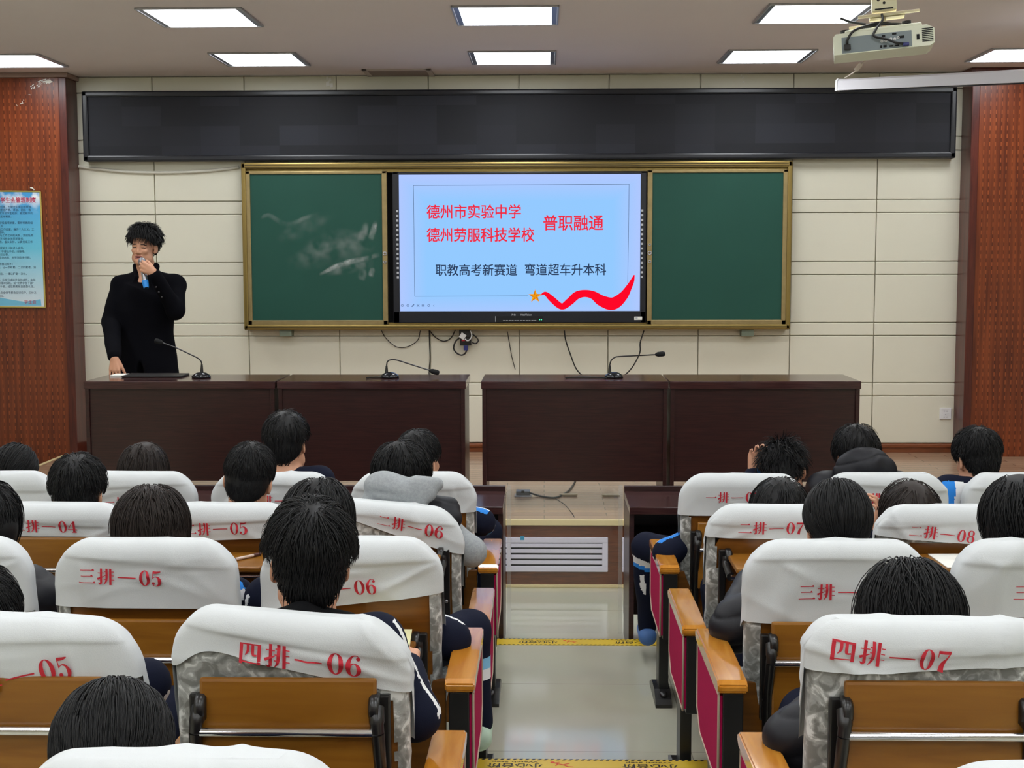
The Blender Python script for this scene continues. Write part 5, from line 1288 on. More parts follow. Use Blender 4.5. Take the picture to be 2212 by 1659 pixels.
# ------------------------------------------------------------------ hair: a close cap plus many combed locks
def hair(name, parent, HM, seed=0, n=700, length=0.10, puff=0.012, grav=0.45, spike=0.0, crown=(0, -0.045, 0.125), line=0.0, nape=-0.085, long=0.0, material=None, fringe=0.02, lockw=0.0022, volume=0.0, part=None, tail=None, side=1.0, clump=0.4, ears=1.0, bangs=False):
    rs = np.random.RandomState(seed); HM = np.array(HM); Rm, T = HM[:3, :3], HM[:3, 3]
    material = material or m_hair
    E2c, E2r = np.array((0, -0.040, -0.015)), np.array((0.066, 0.064, 0.080))
    cap = [ell(SC, SR + 0.006 + volume*0.6), ell(E2c, E2r + 0.004 + (volume*0.4 if long > 0 else 0), k=0.03)]
    # cut away the face and the neck: a slanting plane from the nape up to the brow
    cutp = [half((0, -0.095, nape), (0, -0.68, 1.0), 0.01)] if long <= 0 else []
    cutp += [ell((0, 0.105, -0.055), (0.075, 0.085, 0.115+fringe*0.0), op=-1, k=0.01)]
    if long <= 0 and ears: cutp += [ell((s_*0.096, 0.004, -0.030), (0.034*ears, 0.044*ears, 0.052*ears), op=-1, k=0.008) for s_ in (-1, 1)]
    if long > 0:
        cap += [rcone((-0.050, -0.035, 0.0), (-0.062, -0.050, -long), 0.040+volume*0.5, 0.030, 0.05), rcone((0.050, -0.035, 0.0), (0.062, -0.050, -long), 0.040+volume*0.5, 0.030, 0.05), rcone((0, -0.055, 0), (0, -0.078, -long*0.95), 0.056+volume*0.5, 0.036, 0.05)]
    if tail: cap += [rcone(tail[0], tail[1], tail[2], tail[2]*0.7, 0.02)]
    V, F = sdf_mesh(cap+cutp, 0.006); V = relax(V, F, 2, 0.5)
    # locks
    u = rs.normal(size=(n*6, 3)); u /= np.linalg.norm(u, axis=1)[:, None]
    P = SC + u*SR
    low = rs.rand(len(P)) < 0.35
    P[low] = E2c + u[low]*E2r
    ins = (((P-SC)/SR)**2).sum(1) < 0.98
    ins |= (((P-E2c)/E2r)**2).sum(1) < 0.98
    lim = nape + 0.02 + (P[:, 1]+0.095)*0.68*side + line
    lim = lim - 0.02*np.clip((-0.03-P[:, 1])/0.04, 0, 1)
    if long > 0: lim = np.minimum(lim, nape + (P[:, 1]+0.095)*0.72)
    ok = (~ins) & (P[:, 2] > lim) & ~((P[:, 1] > 0.055) & (P[:, 2] < 0.075-fringe))
    if long <= 0 and ears: ok &= ~((np.abs(P[:, 0]) > 0.055) & (P[:, 1] > -0.035*ears) & (P[:, 2] < 0.022+0.03*(ears-1)))
    P = P[ok][:n]; n = len(P)
    cr = np.array(crown, float)
    g_w = Rm.T @ np.array((0, 0, -1.0))
    layer = rs.rand(n)**1.2; nrm = None; L = length*(0.55+0.65*rs.rand(n)) + (long*0.75 if long > 0 else 0)
    if long <= 0 and tail is None: L = L*np.clip((P[:, 2]-nape)/0.11, 0.28, 1.0)
    if long <= 0 and ears: L = L*np.where((np.abs(P[:, 0]) > 0.05) & (P[:, 2] < 0.065), 0.55/ears**2, 1.0)*np.where((np.abs(P[:, 0]) > 0.04) & (ears > 1.0), 0.68, 1.0)
    fr = (P[:, 1] > 0.02) & (P[:, 2] > 0.05) if bangs else np.zeros(n, bool)
    L = L*np.where(fr, 1.15, 1.0)
    segs = 7 if long <= 0 else 10
    step = L/segs; path = [P.copy()]; cur = P.copy()
    jit = rs.normal(size=(n, 3))*0.30
    rad = lambda q: (q-SC)/SR
    for k in range(segs):
        nrm = np.where((((cur-SC)/SR)**2).sum(1)[:, None] < (((cur-E2c)/E2r)**2).sum(1)[:, None], (cur-SC)/SR**2, (cur-E2c)/E2r**2)
        nrm /= np.linalg.norm(nrm, axis=1)[:, None]
        flow = cur-cr
        if part is not None: flow[:, 0] = np.where(np.abs(cur[:, 0]-part) < 0.04, np.sign(cur[:, 0]-part)*0.06, flow[:, 0]); 
        flow = flow/np.maximum(np.linalg.norm(flow, axis=1)[:, None], 1e-6)
        g = np.where(fr, 0.55+0.45*k/segs, min(1.0, grav*(0.35+1.1*k/segs)))[:, None]
        d = flow*(1-g) + g_w*g + jit*0.5
        if tail is not None:
            td = np.array(tail[0])-cur; td /= np.maximum(np.linalg.norm(td, axis=1)[:, None], 1e-6); d = d*0.25 + td*0.9
        d -= nrm*((d*nrm).sum(1)*(0.9 if spike <= 0 else 0.5))[:, None]
        d += nrm*(np.where(fr, spike*(k < 2), spike*(1-0.6*k/segs))[:, None] + 0.10*(k == 0))
        d /= np.linalg.norm(d, axis=1)[:, None]
        cur = cur + d*step[:, None]
        off = (0.007 + volume*0.7 + puff*layer*min(1, 0.4+1.2*k/segs))
        if long <= 0: off = off*np.clip((cur[:, 2]+0.075)/0.11, 0.25, 1.0)
        for cc, rr in ((SC, SR), (E2c, E2r)):
            r2 = rr + off[:, None]; q = (cur-cc)/r2; m = np.sqrt((q**2).sum(1)); s_ = np.maximum(1.0, 1/np.maximum(m, 1e-6))
            cur = cc + (cur-cc)*s_[:, None]
        if spike <= 0 and long <= 0:
            q = (cur-SC)/(SR+off[:, None]+0.006); m = np.sqrt((q**2).sum(1)); pull = (m > 1) & (cur[:, 2] > 0.0)
            cur = np.where(pull[:, None], SC+(cur-SC)/m[:, None], cur)
        path.append(cur.copy())
    Q = np.stack(path, 1)                                  # n, segs+1, 3
    G_ = max(12, n//9); gi = rs.choice(n, G_, replace=False)
    dd = ((Q[:, None, 0]-Q[gi][None, :, 0])**2).sum(-1); near = gi[dd.argmin(1)]
    t = np.linspace(0, 1, segs+1)[None, :, None]
    Q = Q*(1-clump*t*t) + Q[near]*(clump*t*t)
    tan = np.gradient(Q, axis=1); tan /= np.maximum(np.linalg.norm(tan, axis=2)[..., None], 1e-9)
    out = (Q-SC); out /= np.linalg.norm(out, axis=2)[..., None]
    b_ = np.cross(tan, out); b_ /= np.maximum(np.linalg.norm(b_, axis=2)[..., None], 1e-9); o_ = np.cross(b_, tan)
    w = lockw*(0.6+0.8*rs.rand(n))[:, None, None]*np.clip(1.15-t, 0.12, 1)**0.6
    ring_ = np.stack([Q+b_*w, Q+o_*w*0.7, Q-b_*w, Q-o_*w*0.7], 2)     # n, s, 4, 3
    HV = ring_.reshape(-1, 3); S1 = segs+1
    base = (np.arange(n)[:, None, None]*S1 + np.arange(segs)[None, :, None])*4; kk = np.arange(4)[None, None, :]; k2 = (kk+1) % 4
    HF = np.stack([base+kk, base+k2, base+4+k2, base+4+kk], -1).reshape(-1, 4)
    AV = np.concatenate([V, HV]); AF = np.concatenate([F, HF+len(V)])
    AV = AV @ Rm.T + T
    return link(name, mesh_np(name, AV, AF, material), parent)

def head_matrix(c, yaw=0.0, pitch=0.0, roll=0.0, sc=1.0):
    """yaw turns to the person's left; pitch bows the head forward; roll tips it to the person's right"""
    return Matrix.Translation(Vector(c)) @ Matrix.Rotation(R(yaw), 4, 'Z') @ Matrix.Rotation(R(-pitch), 4, 'X') @ Matrix.Rotation(R(roll), 4, 'Y') @ Matrix.Scale(sc, 4)
def face_mi(HM):
    Mi = np.array(Matrix(HM).inverted())
    def f(c):
        q = c @ Mi[:3, :3].T + Mi[:3, 3]; m = np.zeros(len(c), dtype=int); x, y, z = np.abs(q[:, 0]), q[:, 1], q[:, 2]
        m[(x < 0.022) & (y > 0.086) & (z < -0.053) & (z > -0.076)] = 1
        m[(np.abs(x-0.031) < 0.0135) & (y > 0.078) & (np.abs(z+0.0005) < 0.0028)] = 2
        m[(np.abs(x-0.032) < 0.018) & (y > 0.072) & (np.abs(z-0.021+(x-0.02)*0.1) < 0.0035)] = 3
        m[(x < 0.013) & (y > 0.075) & (np.abs(z+0.064) < 0.0026)] = 2
        return m
    return f
SKIN = [m_skin, m_lip, m_eye, m_brow]
# ------------------------------------------------------------------ people
def vec(*a): return np.array(a, float)
def arm_prims(sh, el, wr, inf=0.0, k=0.03): return [rcone(sh, el, 0.047+inf, 0.039+inf, k), rcone(el, wr, 0.039+inf, 0.027+inf, k)]
def leg_prims(hip, kn, an, inf=0.0): return [rcone(hip, kn, 0.078+inf, 0.056+inf, 0.03), rcone(kn, an, 0.054+inf, 0.036+inf, 0.03)]
def torso_prims(pel, chest, nb, shL, shR, fwd, inf=0.0):
    return [rcone(pel, chest, 0.125+inf, 0.130+inf, 0.04, (fwd, 1.30)), rcone(shL, shR, 0.052+inf, 0.052+inf, 0.05), rcone(chest, nb-vec(0, 0, 0.045), 0.105+inf, 0.055+inf*0.6, 0.05)]
def foot_prims(an, d, inf=0.0):
    d = np.array(d, float)/np.linalg.norm(d); h = vec(an[0], an[1], 0); z0 = an[2]-0.075
    return [rcone(vec(an[0], an[1], z0+0.035)-d*0.035, vec(an[0], an[1], z0+0.028)+d*0.13, 0.036+inf, 0.032+inf, 0.02)]
def folds(amp, seed): return lambda V: amp*wobble(V, seed, (14, 28, 55), (1, 0.7, 0.35))
def quilt(amp, seed, c):
    def f(V):
        s = np.abs(np.sin((V[:, 2] + 0.25*np.abs(V[:, 0]-c[0]) + 0.02*wobble(V, seed, (9,), (1,)))*math.pi/0.085))
        return amp*(s**0.5-0.6) + 0.4*amp*wobble(V, seed, (30, 60), (1, 0.6))
    return f
def sleeve_stripe(shs, els, wrs, outs, cols, band=((0.15, 0.75, 1), (0.75, 1.25, 2))):
    """bands running down the outer rear of the sleeves"""
    def f(c):
        m = np.zeros(len(c), dtype=int)
        for sh, el, wr, o in zip(shs, els, wrs, outs):
            for a, b_ in ((sh, el), (el, wr)):
                ax = (b_-a); L = np.linalg.norm(ax); ax = ax/L
                d = c-a; t = d @ ax; r = d-t[:, None]*ax
                wide = band[0][0] < -3; inside = (t > -0.03) & (t < L+(0.12 if wide else 0.02)) & (np.linalg.norm(r, axis=1) < (0.14 if wide else 0.085))
                out = vec(o, 0, 0) - ax*(vec(o, 0, 0) @ ax); out /= np.linalg.norm(out); bk = np.cross(ax, out)*(1 if np.cross(ax, out)[1] < 0 else -1)
                ph = np.arctan2(r @ bk, r @ out)
                for lo, hi, mi in band: m[inside & (ph > lo) & (ph < hi)] = mi
        return m
    return f

def seated(row, n, head, label, yaw=0, pitch=0, roll=0, style=None, top='jersey', topmat=None, Yoff=0.16, sc=1.0, elL=None, elR=None, wrL=None, wrR=None, knL=None, knR=None, anL=None, anR=None,
           stripes=None, tstripe=None, hood=None, hoodz=0.0, extra=None, legmat=None, shoe=None, lean=0.0, hv=0.007, clip=None, glasses=False, handL=None, handR=None, tstrip=None, shrug=0.0, collar=True, group='seated students'):
    rY, tz, sx = ROWY[row], ROWZ[row], seat_x(n)
    Yh = rY+Yoff
    top_ = at(head[0], head[1], Yh)
    vol = (style or {}).get('volume', 0.0)
    HMr = head_matrix((0, 0, 0), yaw, pitch, roll, sc)
    up = np.array(HMr)[:3, :3] @ vec(0, -0.02, 0.140+vol)
    HC = vec(*top_) - vec(up[0]*0.6, 0, up[2])
    HM = head_matrix(HC, yaw, pitch, roll, sc)
    base = vec(sx, rY+0.20, tz)
    t = thing('person', label, 'person', tuple(base), 0, group)
    fwd = vec(0, 1, 0)
    # joints in the space of the thing
    H = Matrix.Translation(-Vector(base)) @ HM
    L = lambda p: np.array(p, float)-base
    hc = HC-base
    nb = np.array(H)[:3, :3] @ vec(0, -0.038, -0.128) + hc; nb = nb + vec(0, 0.0, -0.012)
    pel = vec(0, 0.0, 0.53)
    chest = pel*0.30 + (nb+vec(0, 0.01, -0.10))*0.70; chest[1] = max(chest[1], -0.03)
    sw = 0.150*sc
    sdir = vec(1, 0, 0)
    shL = nb + vec(-sw, 0.0, -0.058+shrug); shR = nb + vec(sw, 0.0, -0.058+shrug)
    eL = L(elL) if elL is not None else shL + vec(-0.045, 0.10, -0.25); eR = L(elR) if elR is not None else shR + vec(0.045, 0.10, -0.25)
    wL = L(wrL) if wrL is not None else vec(-0.09, 0.24, 0.63); wR = L(wrR) if wrR is not None else vec(0.09, 0.24, 0.63)
    def reach(el, w, mx=0.26):
        d = w-el; l = np.linalg.norm(d); return el + d*min(1, mx/l)
    wL, wR = reach(eL, wL), reach(eR, wR)
    hipL, hipR = pel+vec(-0.085, 0.03, 0.0), pel+vec(0.085, 0.03, 0.0)
    kL = L(knL) if knL is not None else vec(-0.115, 0.44, 0.53); kR = L(knR) if knR is not None else vec(0.115, 0.44, 0.53)
    aL = L(anL) if anL is not None else vec(kL[0], kL[1]-0.02, 0.09); aR = L(anR) if anR is not None else vec(kR[0], kR[1]-0.02, 0.09)
    # body: one surface
    bp = xf(head_prims(False), H)
    bp += [rcone(np.array(H)[:3, :3] @ vec(0, -0.03, -0.12) + hc, chest, 0.052, 0.075, 0.03)]
    bp += torso_prims(pel, chest, nb, shL, shR, fwd, -0.014) + arm_prims(shL, eL, wL, -0.008) + arm_prims(shR, eR, wR, -0.008) + leg_prims(hipL, kL, aL, -0.010) + leg_prims(hipR, kR, aR, -0.010)
    for el, w, th, hd in ((eL, wL, 1, handL), (eR, wR, -1, handR)):
        d = w-el; d /= np.linalg.norm(d)
        xx = vec(1 if th == 1 else -1, 0, 0.25)
        kw = dict(curl=(0.4, 0.5, 0.35))
        if hd: d = np.array(hd[0], float); xx = np.array(hd[1], float); kw = dict(curl=hd[2])
        bp += hand_prims(w, d, xx, th if not hd else hd[3], **kw)
    blob('body', bp, hv, SKIN, t, face_mi(H))
    # clothes
    G_ = {'jersey': 0.010, 'hoodie': 0.014, 'puffer': 0.026, 'vest': 0.012}[top]
    jp = torso_prims(pel+vec(0, 0, -0.02), chest, nb, shL, shR, fwd, G_)
    for s_, el, w, sh in ((-1, eL, wL, shL), (1, eR, wR, shR)):
        d = w-el; d /= np.linalg.norm(d)
        jp += arm_prims(sh, el, w-d*0.012, G_+0.004, 0.03) if top != 'vest' else arm_prims(sh, el, w-d*0.012, 0.012)
    if collar and hood is None:
        for s_ in (-1, 1): jp += [rcone(nb+vec(s_*0.055, -0.01, -0.005), nb+vec(0, -0.052, 0.008), 0.022, 0.020, 0.015), rcone(nb+vec(s_*0.055, -0.01, -0.005), nb+vec(s_*0.02, 0.055, -0.03), 0.022, 0.018, 0.015)]
    hp = []; nb = nb + vec(0, 0, hoodz)
    if hood == 'down':
        for s_ in (-1, 1): hp += [rcone(nb+vec(s_*0.085, 0.01, -0.030), nb+vec(0, -0.085, 0.012), 0.034, 0.036, 0.02), rcone(nb+vec(s_*0.115, -0.02, -0.055), nb+vec(0, -0.105, -0.030), 0.036, 0.042, 0.012)]
        hp += [ell(nb+vec(0, -0.10, -0.06), (0.12, 0.05, 0.075), k=0.02)]
    elif hood == 'up':
        hp += [ell(nb+vec(0, -0.062, 0.085), (0.130, 0.060, 0.105), k=0.03), rcone(nb+vec(-0.10, 0.0, 0.0), nb+vec(0, -0.085, 0.12), 0.04, 0.045, 0.03), rcone(nb+vec(0.10, 0.0, 0.0), nb+vec(0, -0.085, 0.12), 0.04, 0.045, 0.03)]
    elif hood is not None: hp += hood(nb, L)
    tm = topmat or {'jersey': m_navy, 'hoodie': m_blackcloth, 'puffer': m_puffer, 'vest': m_blackcloth}[top]
    dsp = quilt(0.009, row*7+n, (0, 0, 0)) if top == 'puffer' else folds(0.0032, row*7+n)
    mi = None; mats = [tm]
    if stripes:
        mats = [tm] + list(stripes['mats'])
        mi = sleeve_stripe((shL, shR), (eL, eR), (wL, wR), (-1, 1), None, stripes['band'])
    jo = blob('jacket', jp, 0.0075, mats, t, mi, dsp, 2)
    if hp: blob('hood', hp, 0.005, stripes.get('hood', tm) if stripes else (hood_mat.get(top, tm) if topmat is None else topmat), jo, None, folds(0.004, row*3+n) if top != 'puffer' else quilt(0.007, n, (0, 0, 0)), 2)
    tp = leg_prims(hipL, kL, aL, 0.008) + leg_prims(hipR, kR, aR, 0.008) + [rcone(hipL, hipR, 0.10, 0.10, 0.03)]
    blob('trousers', tp, 0.009, [legmat or m_navy] + (tstrip[0] if tstrip else []), t, tstrip[1](kR, aR, kL, aL) if tstrip else None, folds(0.004, row+n*3), 2)
    for a_, k_ in ((aL, kL), (aR, kR)): blob('shoe', foot_prims(a_, vec(0, 1, 0), 0.006), 0.008, shoe or m_whitecloth, t)
    st = dict(seed=row*10+n, n=1100, lockw=0.0017); st.update(style or {})
    hair('hair', t, H, **st)
    Hn = np.array(H)
    W_ = lambda v: tuple(Hn[:3, :3] @ vec(*v) + Hn[:3, 3])
    if extra: extra(t, L)
    if clip:
        k = MB(); rs = random.Random(3)
        for i in range(9): k.lathe([(0.0005, -0.006), (0.005, -0.004), (0.0065, 0), (0.005, 0.004), (0.0005, 0.006)], 10, 0, Matrix.Translation(W_((clip[0]+(i-4)*0.0075, clip[1]-0.006+rs.uniform(-.004, .004), clip[2]+rs.uniform(-.006, .008)))))
        k.obj('hair_clip', mat('pearl clip', srgb(206, 208, 214), 0.2, metal=0.5), t)
    if glasses:
        k = MB()
        for s_ in (-1, 1):
            k.tube([W_((s_*0.083, -0.02, -0.004)), W_((s_*0.083, 0.02, 0.010)), W_((s_*0.074, 0.098, 0.006))], 0.0026, 8)
            k.tube([W_((s_*0.034+0.027*math.cos(q), 0.106, 0.0+0.02*math.sin(q))) for q in np.linspace(0, 2*math.pi, 18)], 0.0018, 6)
        k.tube([W_((-0.008, 0.108, 0.004)), W_((0.008, 0.108, 0.004))], 0.0018, 6)
        k.obj('glasses', m_blackmet, t)
    return t
hood_mat = {}
WB = dict(mats=[m_whitecloth, m_blue], band=((0.25, 0.75, 1), (0.75, 1.30, 2)))
boy = dict(length=0.085, puff=0.014, grav=0.42, volume=0.010, line=-0.012)
short = dict(length=0.045, puff=0.007, grav=0.30, volume=0.004, line=0.0, nape=-0.080)
bob = dict(length=0.13, puff=0.012, grav=0.6, volume=0.020, long=0.10, n=700)
longh = dict(length=0.16, puff=0.010, grav=0.7, volume=0.012, long=0.22, n=800, crown=(0, 0.0, 0.135))

# front row
seated(1, 3, (33, 955), 'person with a ponytail and a pale hair clip at the left edge, front row', style=dict(length=0.12, puff=0.006, volume=0.008, n=520, crown=(0, 0.06, 0.10), tail=(vec(-0.03, -0.115, 0.0), vec(-0.04, -0.12, -0.10), 0.028)), clip=(-0.04, -0.118, 0.0), Yoff=0.2, hv=0.008)
seated(1, 4, (311, 951), 'person with smooth long dark hair in the front row, before the seated bob haircut', style=dict(longh, material=m_hairbrown, n=650), Yoff=0.2, hv=0.008)
seated(1, 5, (617, 884), 'tall person with a bare neck and dark collar in the front row', style=dict(boy, length=0.07, line=0.0, n=650), yaw=-8, Yoff=0.22, hv=0.008, shrug=0.045)
seated(1, 6, (902, 925), 'short-haired person in the front row at the aisle, mostly behind the grey hoodie', style=dict(short, length=0.05, volume=0.008), yaw=-25, Yoff=0.2, hv=0.008, stripes=WB,
       elR=at(1040, 1128, 5.58), knR=at(1052, 1150, 5.95))
def stripe_knee(kR, aR, kL, aL):
    def f(c):
        m = np.zeros(len(c), dtype=int); d = c-kL
        sel = (c[:, 0] < kL[0]+0.08) & (np.abs(c[:, 1]-kL[1]) < 0.16)
        q = c[:, 2]-kL[2] + 0.35*(c[:, 0]-kL[0])
        m[sel & (q > -0.105) & (q < -0.085)] = 2; m[sel & (q > -0.085) & (q < -0.055)] = 1
        sh = (c[:, 2] < kL[2]-0.12) & (c[:, 0] < kL[0]+0.1) & (c[:, 1] < kL[1]) & (np.abs(c[:, 0]-kL[0]+0.028-0.08*(kL[2]-c[:, 2])) < 0.011)
        m[sh] = 1
        return m
    return f
seated(1, 7, (1692, 962), 'person with spiky hair bent forward, head propped on a hand, front row', style=dict(length=0.07, puff=0.02, grav=0.25, volume=0.012, spike=0.32, line=-0.02, n=1300), yaw=-12, pitch=42, roll=-12, Yoff=0.30, hv=0.008, glasses=True,
       elL=at(1440, 1195, 5.42), wrL=at(1470, 1190, 5.65), elR=at(1625, 1110, 5.78), wrR=at(1628, 1022, 5.82), handR=((0.15, 0.1, 1.0), (0.9, 0.1, -0.15), (0.5, 0.7, 0.5), -1), knL=at(1396, 1182, 5.92), anL=at(1398, 1352, 6.02), stripes=WB, tstrip=([m_whitecloth, m_blue], stripe_knee), shoe=m_shoeblue)
seated(1, 8, (1850, 914), 'person bent over in a black puffer with its hood bunched up', style=dict(boy, length=0.09, volume=0.012, n=700), pitch=16, yaw=6, Yoff=0.24, hv=0.008, top='puffer', hood='up', shrug=0.055)
seated(1, 9, (2112, 920), 'person in a navy, blue and white jersey at the right of the front row', style=dict(boy, length=0.055, n=1300), pitch=14, yaw=10, Yoff=0.24, hv=0.008, hood='down', shrug=0.07, hoodz=0.03, elL=at(2046, 1125, 5.58),
       stripes=dict(mats=[m_blue, m_whitecloth], band=((0.9, 1.75, 1), (1.75, 3.2, 2)), hood=m_blackcloth))
# second row
seated(2, 4, (168, 976), 'short-haired student with both ears showing before the cover two row 04', style=dict(boy, length=0.07, volume=0.012, line=0.006), Yoff=0.17)
seated(2, 5, (543, 953), 'student with cropped black hair, head tilted, before the cover two row 05', style=dict(short, n=1800, lockw=0.0014), roll=8, pitch=4, Yoff=0.18, topmat=m_blackcloth)
def greyhood(nb, L):
    q = lambda px, py, Y: L(at(px, py, Y))
    def cut(a, b_, r): return rcone(a, b_, r, r*0.6, 0.012)[:6]+(-1, None)
    return [ell(q(838, 1056, 4.64), (0.088, 0.062, 0.060), np.array(Matrix.Rotation(0.22, 3, 'Y')), 0.03), ell(q(890, 1062, 4.64), (0.085, 0.056, 0.045), np.array(Matrix.Rotation(0.12, 3, 'Y')), 0.03), rcone(q(900, 1048, 4.62), q(944, 1046, 4.66), 0.030, 0.022, 0.02),
            ell(q(835, 1092, 4.69), (0.11, 0.07, 0.05), k=0.03), rcone(q(800, 1080, 4.63), q(900, 1086, 4.62), 0.032, 0.034, 0.012),
            cut(q(792, 1062, 4.585), q(880, 1074, 4.570), 0.010), cut(q(826, 1040, 4.575), q(930, 1058, 4.575), 0.007), cut(q(812, 1050, 4.575), q(850, 1064, 4.565), 0.006)]
hood_mat['vest'] = m_grey
def vest_mi(c): return None
seated(2, 6, (868, 948), 'student in a grey hooded sweater and black vest at the aisle, turned to the right', style=dict(boy, length=0.10, volume=0.012, line=-0.01), yaw=-32, pitch=6, Yoff=0.20, top='vest', topmat=None, hood=greyhood, shrug=0.05,
       elR=at(1018, 1192, 4.70), wrR=at(985, 1180, 4.98), extra=lambda t, L: blob('vest_shoulder', [rcone(L(at(890, 1092, 4.70)), L(at(968, 1098, 4.70)), 0.052, 0.040, 0.02), rcone(L(at(900, 1110, 4.68)), L(at(970, 1122, 4.68)), 0.05, 0.045, 0.012)], 0.006, m_puffer, t, None, quilt(0.005, 3, (0, 0, 0)), 2), stripes=dict(mats=[m_grey], band=((-4, 4, 1),), hood=m_grey))
seated(2, 7, (1688, 1027), 'bob-haired student wearing glasses behind the long tidy hair, second row', style=dict(bob, long=0.07), pitch=12, roll=6, Yoff=0.25, glasses=True)
seated(2, 8, (1966, 1032), 'student with brown bobbed hair and a raised hand before the cover two row 08', style=dict(bob, long=0.12, material=m_hairbrown), Yoff=0.18, elL=at(1885, 1190, 4.85), wrL=at(1890, 1150, 4.80), handL=((0.15, 0, 1), (0.3, 0.9, 0), (0.5, 0.7, 0.5), 1))
# third row
seated(3, 4, (-38, 1030), 'student in a black puffer jacket cut by the left edge, third row', style=dict(bob, long=0.06, n=900), Yoff=0.17, top='puffer', elR=at(62, 1275, 3.86), hv=0.008)
seated(3, 5, (326, 1040), 'student with a full rounded dark haircut before the cover three row 05', style=dict(bob, long=0.05, volume=0.024, n=2200, lockw=0.0016, material=m_hairbrown, crown=(0, 0.0, 0.135)), Yoff=0.17, elR=at(505, 1290, 3.88), stripes=WB, hv=0.006)
def stripe_shin(kR, aR, kL, aL):
    def f(c):
        m = np.zeros(len(c), dtype=int); sel = c[:, 0] > 0.16
        q = c[:, 2]-kR[2]
        m[sel & (q > -0.115) & (q < -0.075)] = 2; m[sel & (q > -0.150) & (q < -0.115)] = 1
        m[sel & (q < -0.2) & (c[:, 1] < kR[1]-0.01) & (np.abs(c[:, 0]-kR[0]-0.005) < 0.012)] = 1
        return m
    return f
seated(3, 6, (688, 1026), 'student with centre-parted hair almost hidden behind the boy in the black hood', style=dict(bob, long=0.05, n=1800, part=-0.005, volume=0.018, crown=(0, 0.02, 0.13)), Yoff=0.17, elR=at(972, 1382, 3.74), wrR=at(985, 1375, 4.0), knR=at(1014, 1362, 4.20), anR=at(1036, 1560, 4.20), stripes=dict(mats=[m_whitecloth], band=((0.5, 0.75, 1),)), tstrip=([m_whitecloth, mat('pale blue band', srgb(130, 190, 225), 0.8)], stripe_shin), shoe=m_shoe, hv=0.006)
seated(3, 7, (1810, 1030), 'student in a black puffer with smooth tied hair and a pearl clip', style=dict(length=0.13, puff=0.006, volume=0.014, n=1800, lockw=0.0016, crown=(0, 0.05, 0.12), grav=0.3, tail=(vec(0, -0.108, -0.075), vec(0, -0.115, -0.15), 0.030)), clip=(0.012, -0.136, -0.030), Yoff=0.16, top='puffer', elL=at(1590, 1352, 3.86), wrL=at(1628, 1262, 4.06), hv=0.006)
seated(3, 8, (2205, 1018), 'student with long straight black hair cut by the right edge', style=dict(longh, n=1800, volume=0.016), Yoff=0.15, hv=0.008)
# fourth row
seated(4, 5, (-58, 1215), 'dark-haired student with one ear showing, cut by the left edge', style=dict(boy, n=1600, volume=0.016), Yoff=0.18, elR=at(312, 1478, 3.0), stripes=WB, hv=0.006)
seated(4, 6, (672, 1072), 'boy with thick black hair and a black hood before the cover four row 06', style=dict(boy, length=0.10, n=3200, lockw=0.0014, volume=0.017, puff=0.016, line=0.0, grav=0.5, ears=1.35), yaw=12, roll=2, Yoff=0.17, hood='down', hoodz=0.038, hv=0.005, shrug=0.03, elR=at(896, 1545, 2.93), wrR=at(880, 1440, 3.14),
       stripes=dict(mats=[m_whitecloth, m_blue], band=((0.1, 0.35, 1),), hood=m_blackcloth))
seated(4, 7, (1966, 1198), 'student with long loose black hair before the cover four row 07', style=dict(longh, length=0.20, long=0.17, n=3000, lockw=0.0015, volume=0.022, puff=0.018, crown=(0, 0.02, 0.135)), pitch=10, Yoff=0.20, top='puffer', elL=at(1722, 1595, 2.98), hv=0.006)
# fifth row
seated(5, 6, (240, 1462), 'student with hair drawn back into a ponytail at the bottom left', style=dict(length=0.14, puff=0.007, volume=0.014, n=3000, lockw=0.0014, crown=(0, 0.05, 0.12), grav=0.3, tail=(vec(0.02, -0.125, -0.065), vec(0.02, -0.14, -0.16), 0.030)), pitch=8, yaw=4, Yoff=0.22, hv=0.006)

# ------------------------------------------------------------------ the standing speaker
base = vec(at(310, 700, 9.15).x, 9.15, STG)
t = thing('person', 'standing man in a black coat speaking into a hand microphone behind the first desk', 'person', tuple(base))
Lp = lambda px, py, Y: np.array(at(px, py, Y))-base
hc = Lp(311, 534, 9.13)
H = head_matrix(hc, 175, 2, -4, 1.02)
nb = hc + vec(0.0, 0.035, -0.170)
pel = vec(0.0, 0.0, 0.93); chest = vec(0.0, 0.0, 1.30)
shL, shR = Lp(379, 616, 9.15), Lp(262, 616, 9.15)             # his left is on the right of the picture
eL, wL = Lp(379, 671, 9.02), Lp(331, 588, 8.87)
eR, wR = Lp(240, 695, 9.05), Lp(247, 774, 8.68)
hipL, hipR = vec(0.09, 0, 0.90), vec(-0.09, 0, 0.90)
kL, kR, aL, aR = vec(0.10, -0.01, 0.48), vec(-0.10, -0.01, 0.48), vec(0.11, 0.0, 0.085), vec(-0.11, 0.0, 0.085)
fw = vec(0, -1, 0)
bp = xf(head_prims(True), H) + [rcone(hc+vec(0, 0.03, -0.12), nb+vec(0, 0.0, -0.08), 0.054, 0.07, 0.03)]
bp += torso_prims(pel, chest, nb, shL, shR, fw, -0.02) + arm_prims(shL, eL, wL, -0.006) + arm_prims(shR, eR, wR, -0.006) + leg_prims(hipL, kL, aL, -0.01) + leg_prims(hipR, kR, aR, -0.01)
bp += hand_prims(wR, (0.06, -0.22, -1.0), (1, 0, 0.05), -1, curl=(0.10, 0.15, 0.10), spread=0.12, tcurl=0.2, sc=0.98, tdir=(0.42, 0.88, -0.15))
bp += hand_prims(wL, (-0.80, -0.05, 0.42), (0.42, 0.0, 0.80), 1, curl=(1.0, 1.25, 0.8), spread=0.03, tcurl=0.6, sc=0.98, tdir=(0.30, 0.80, -0.60))
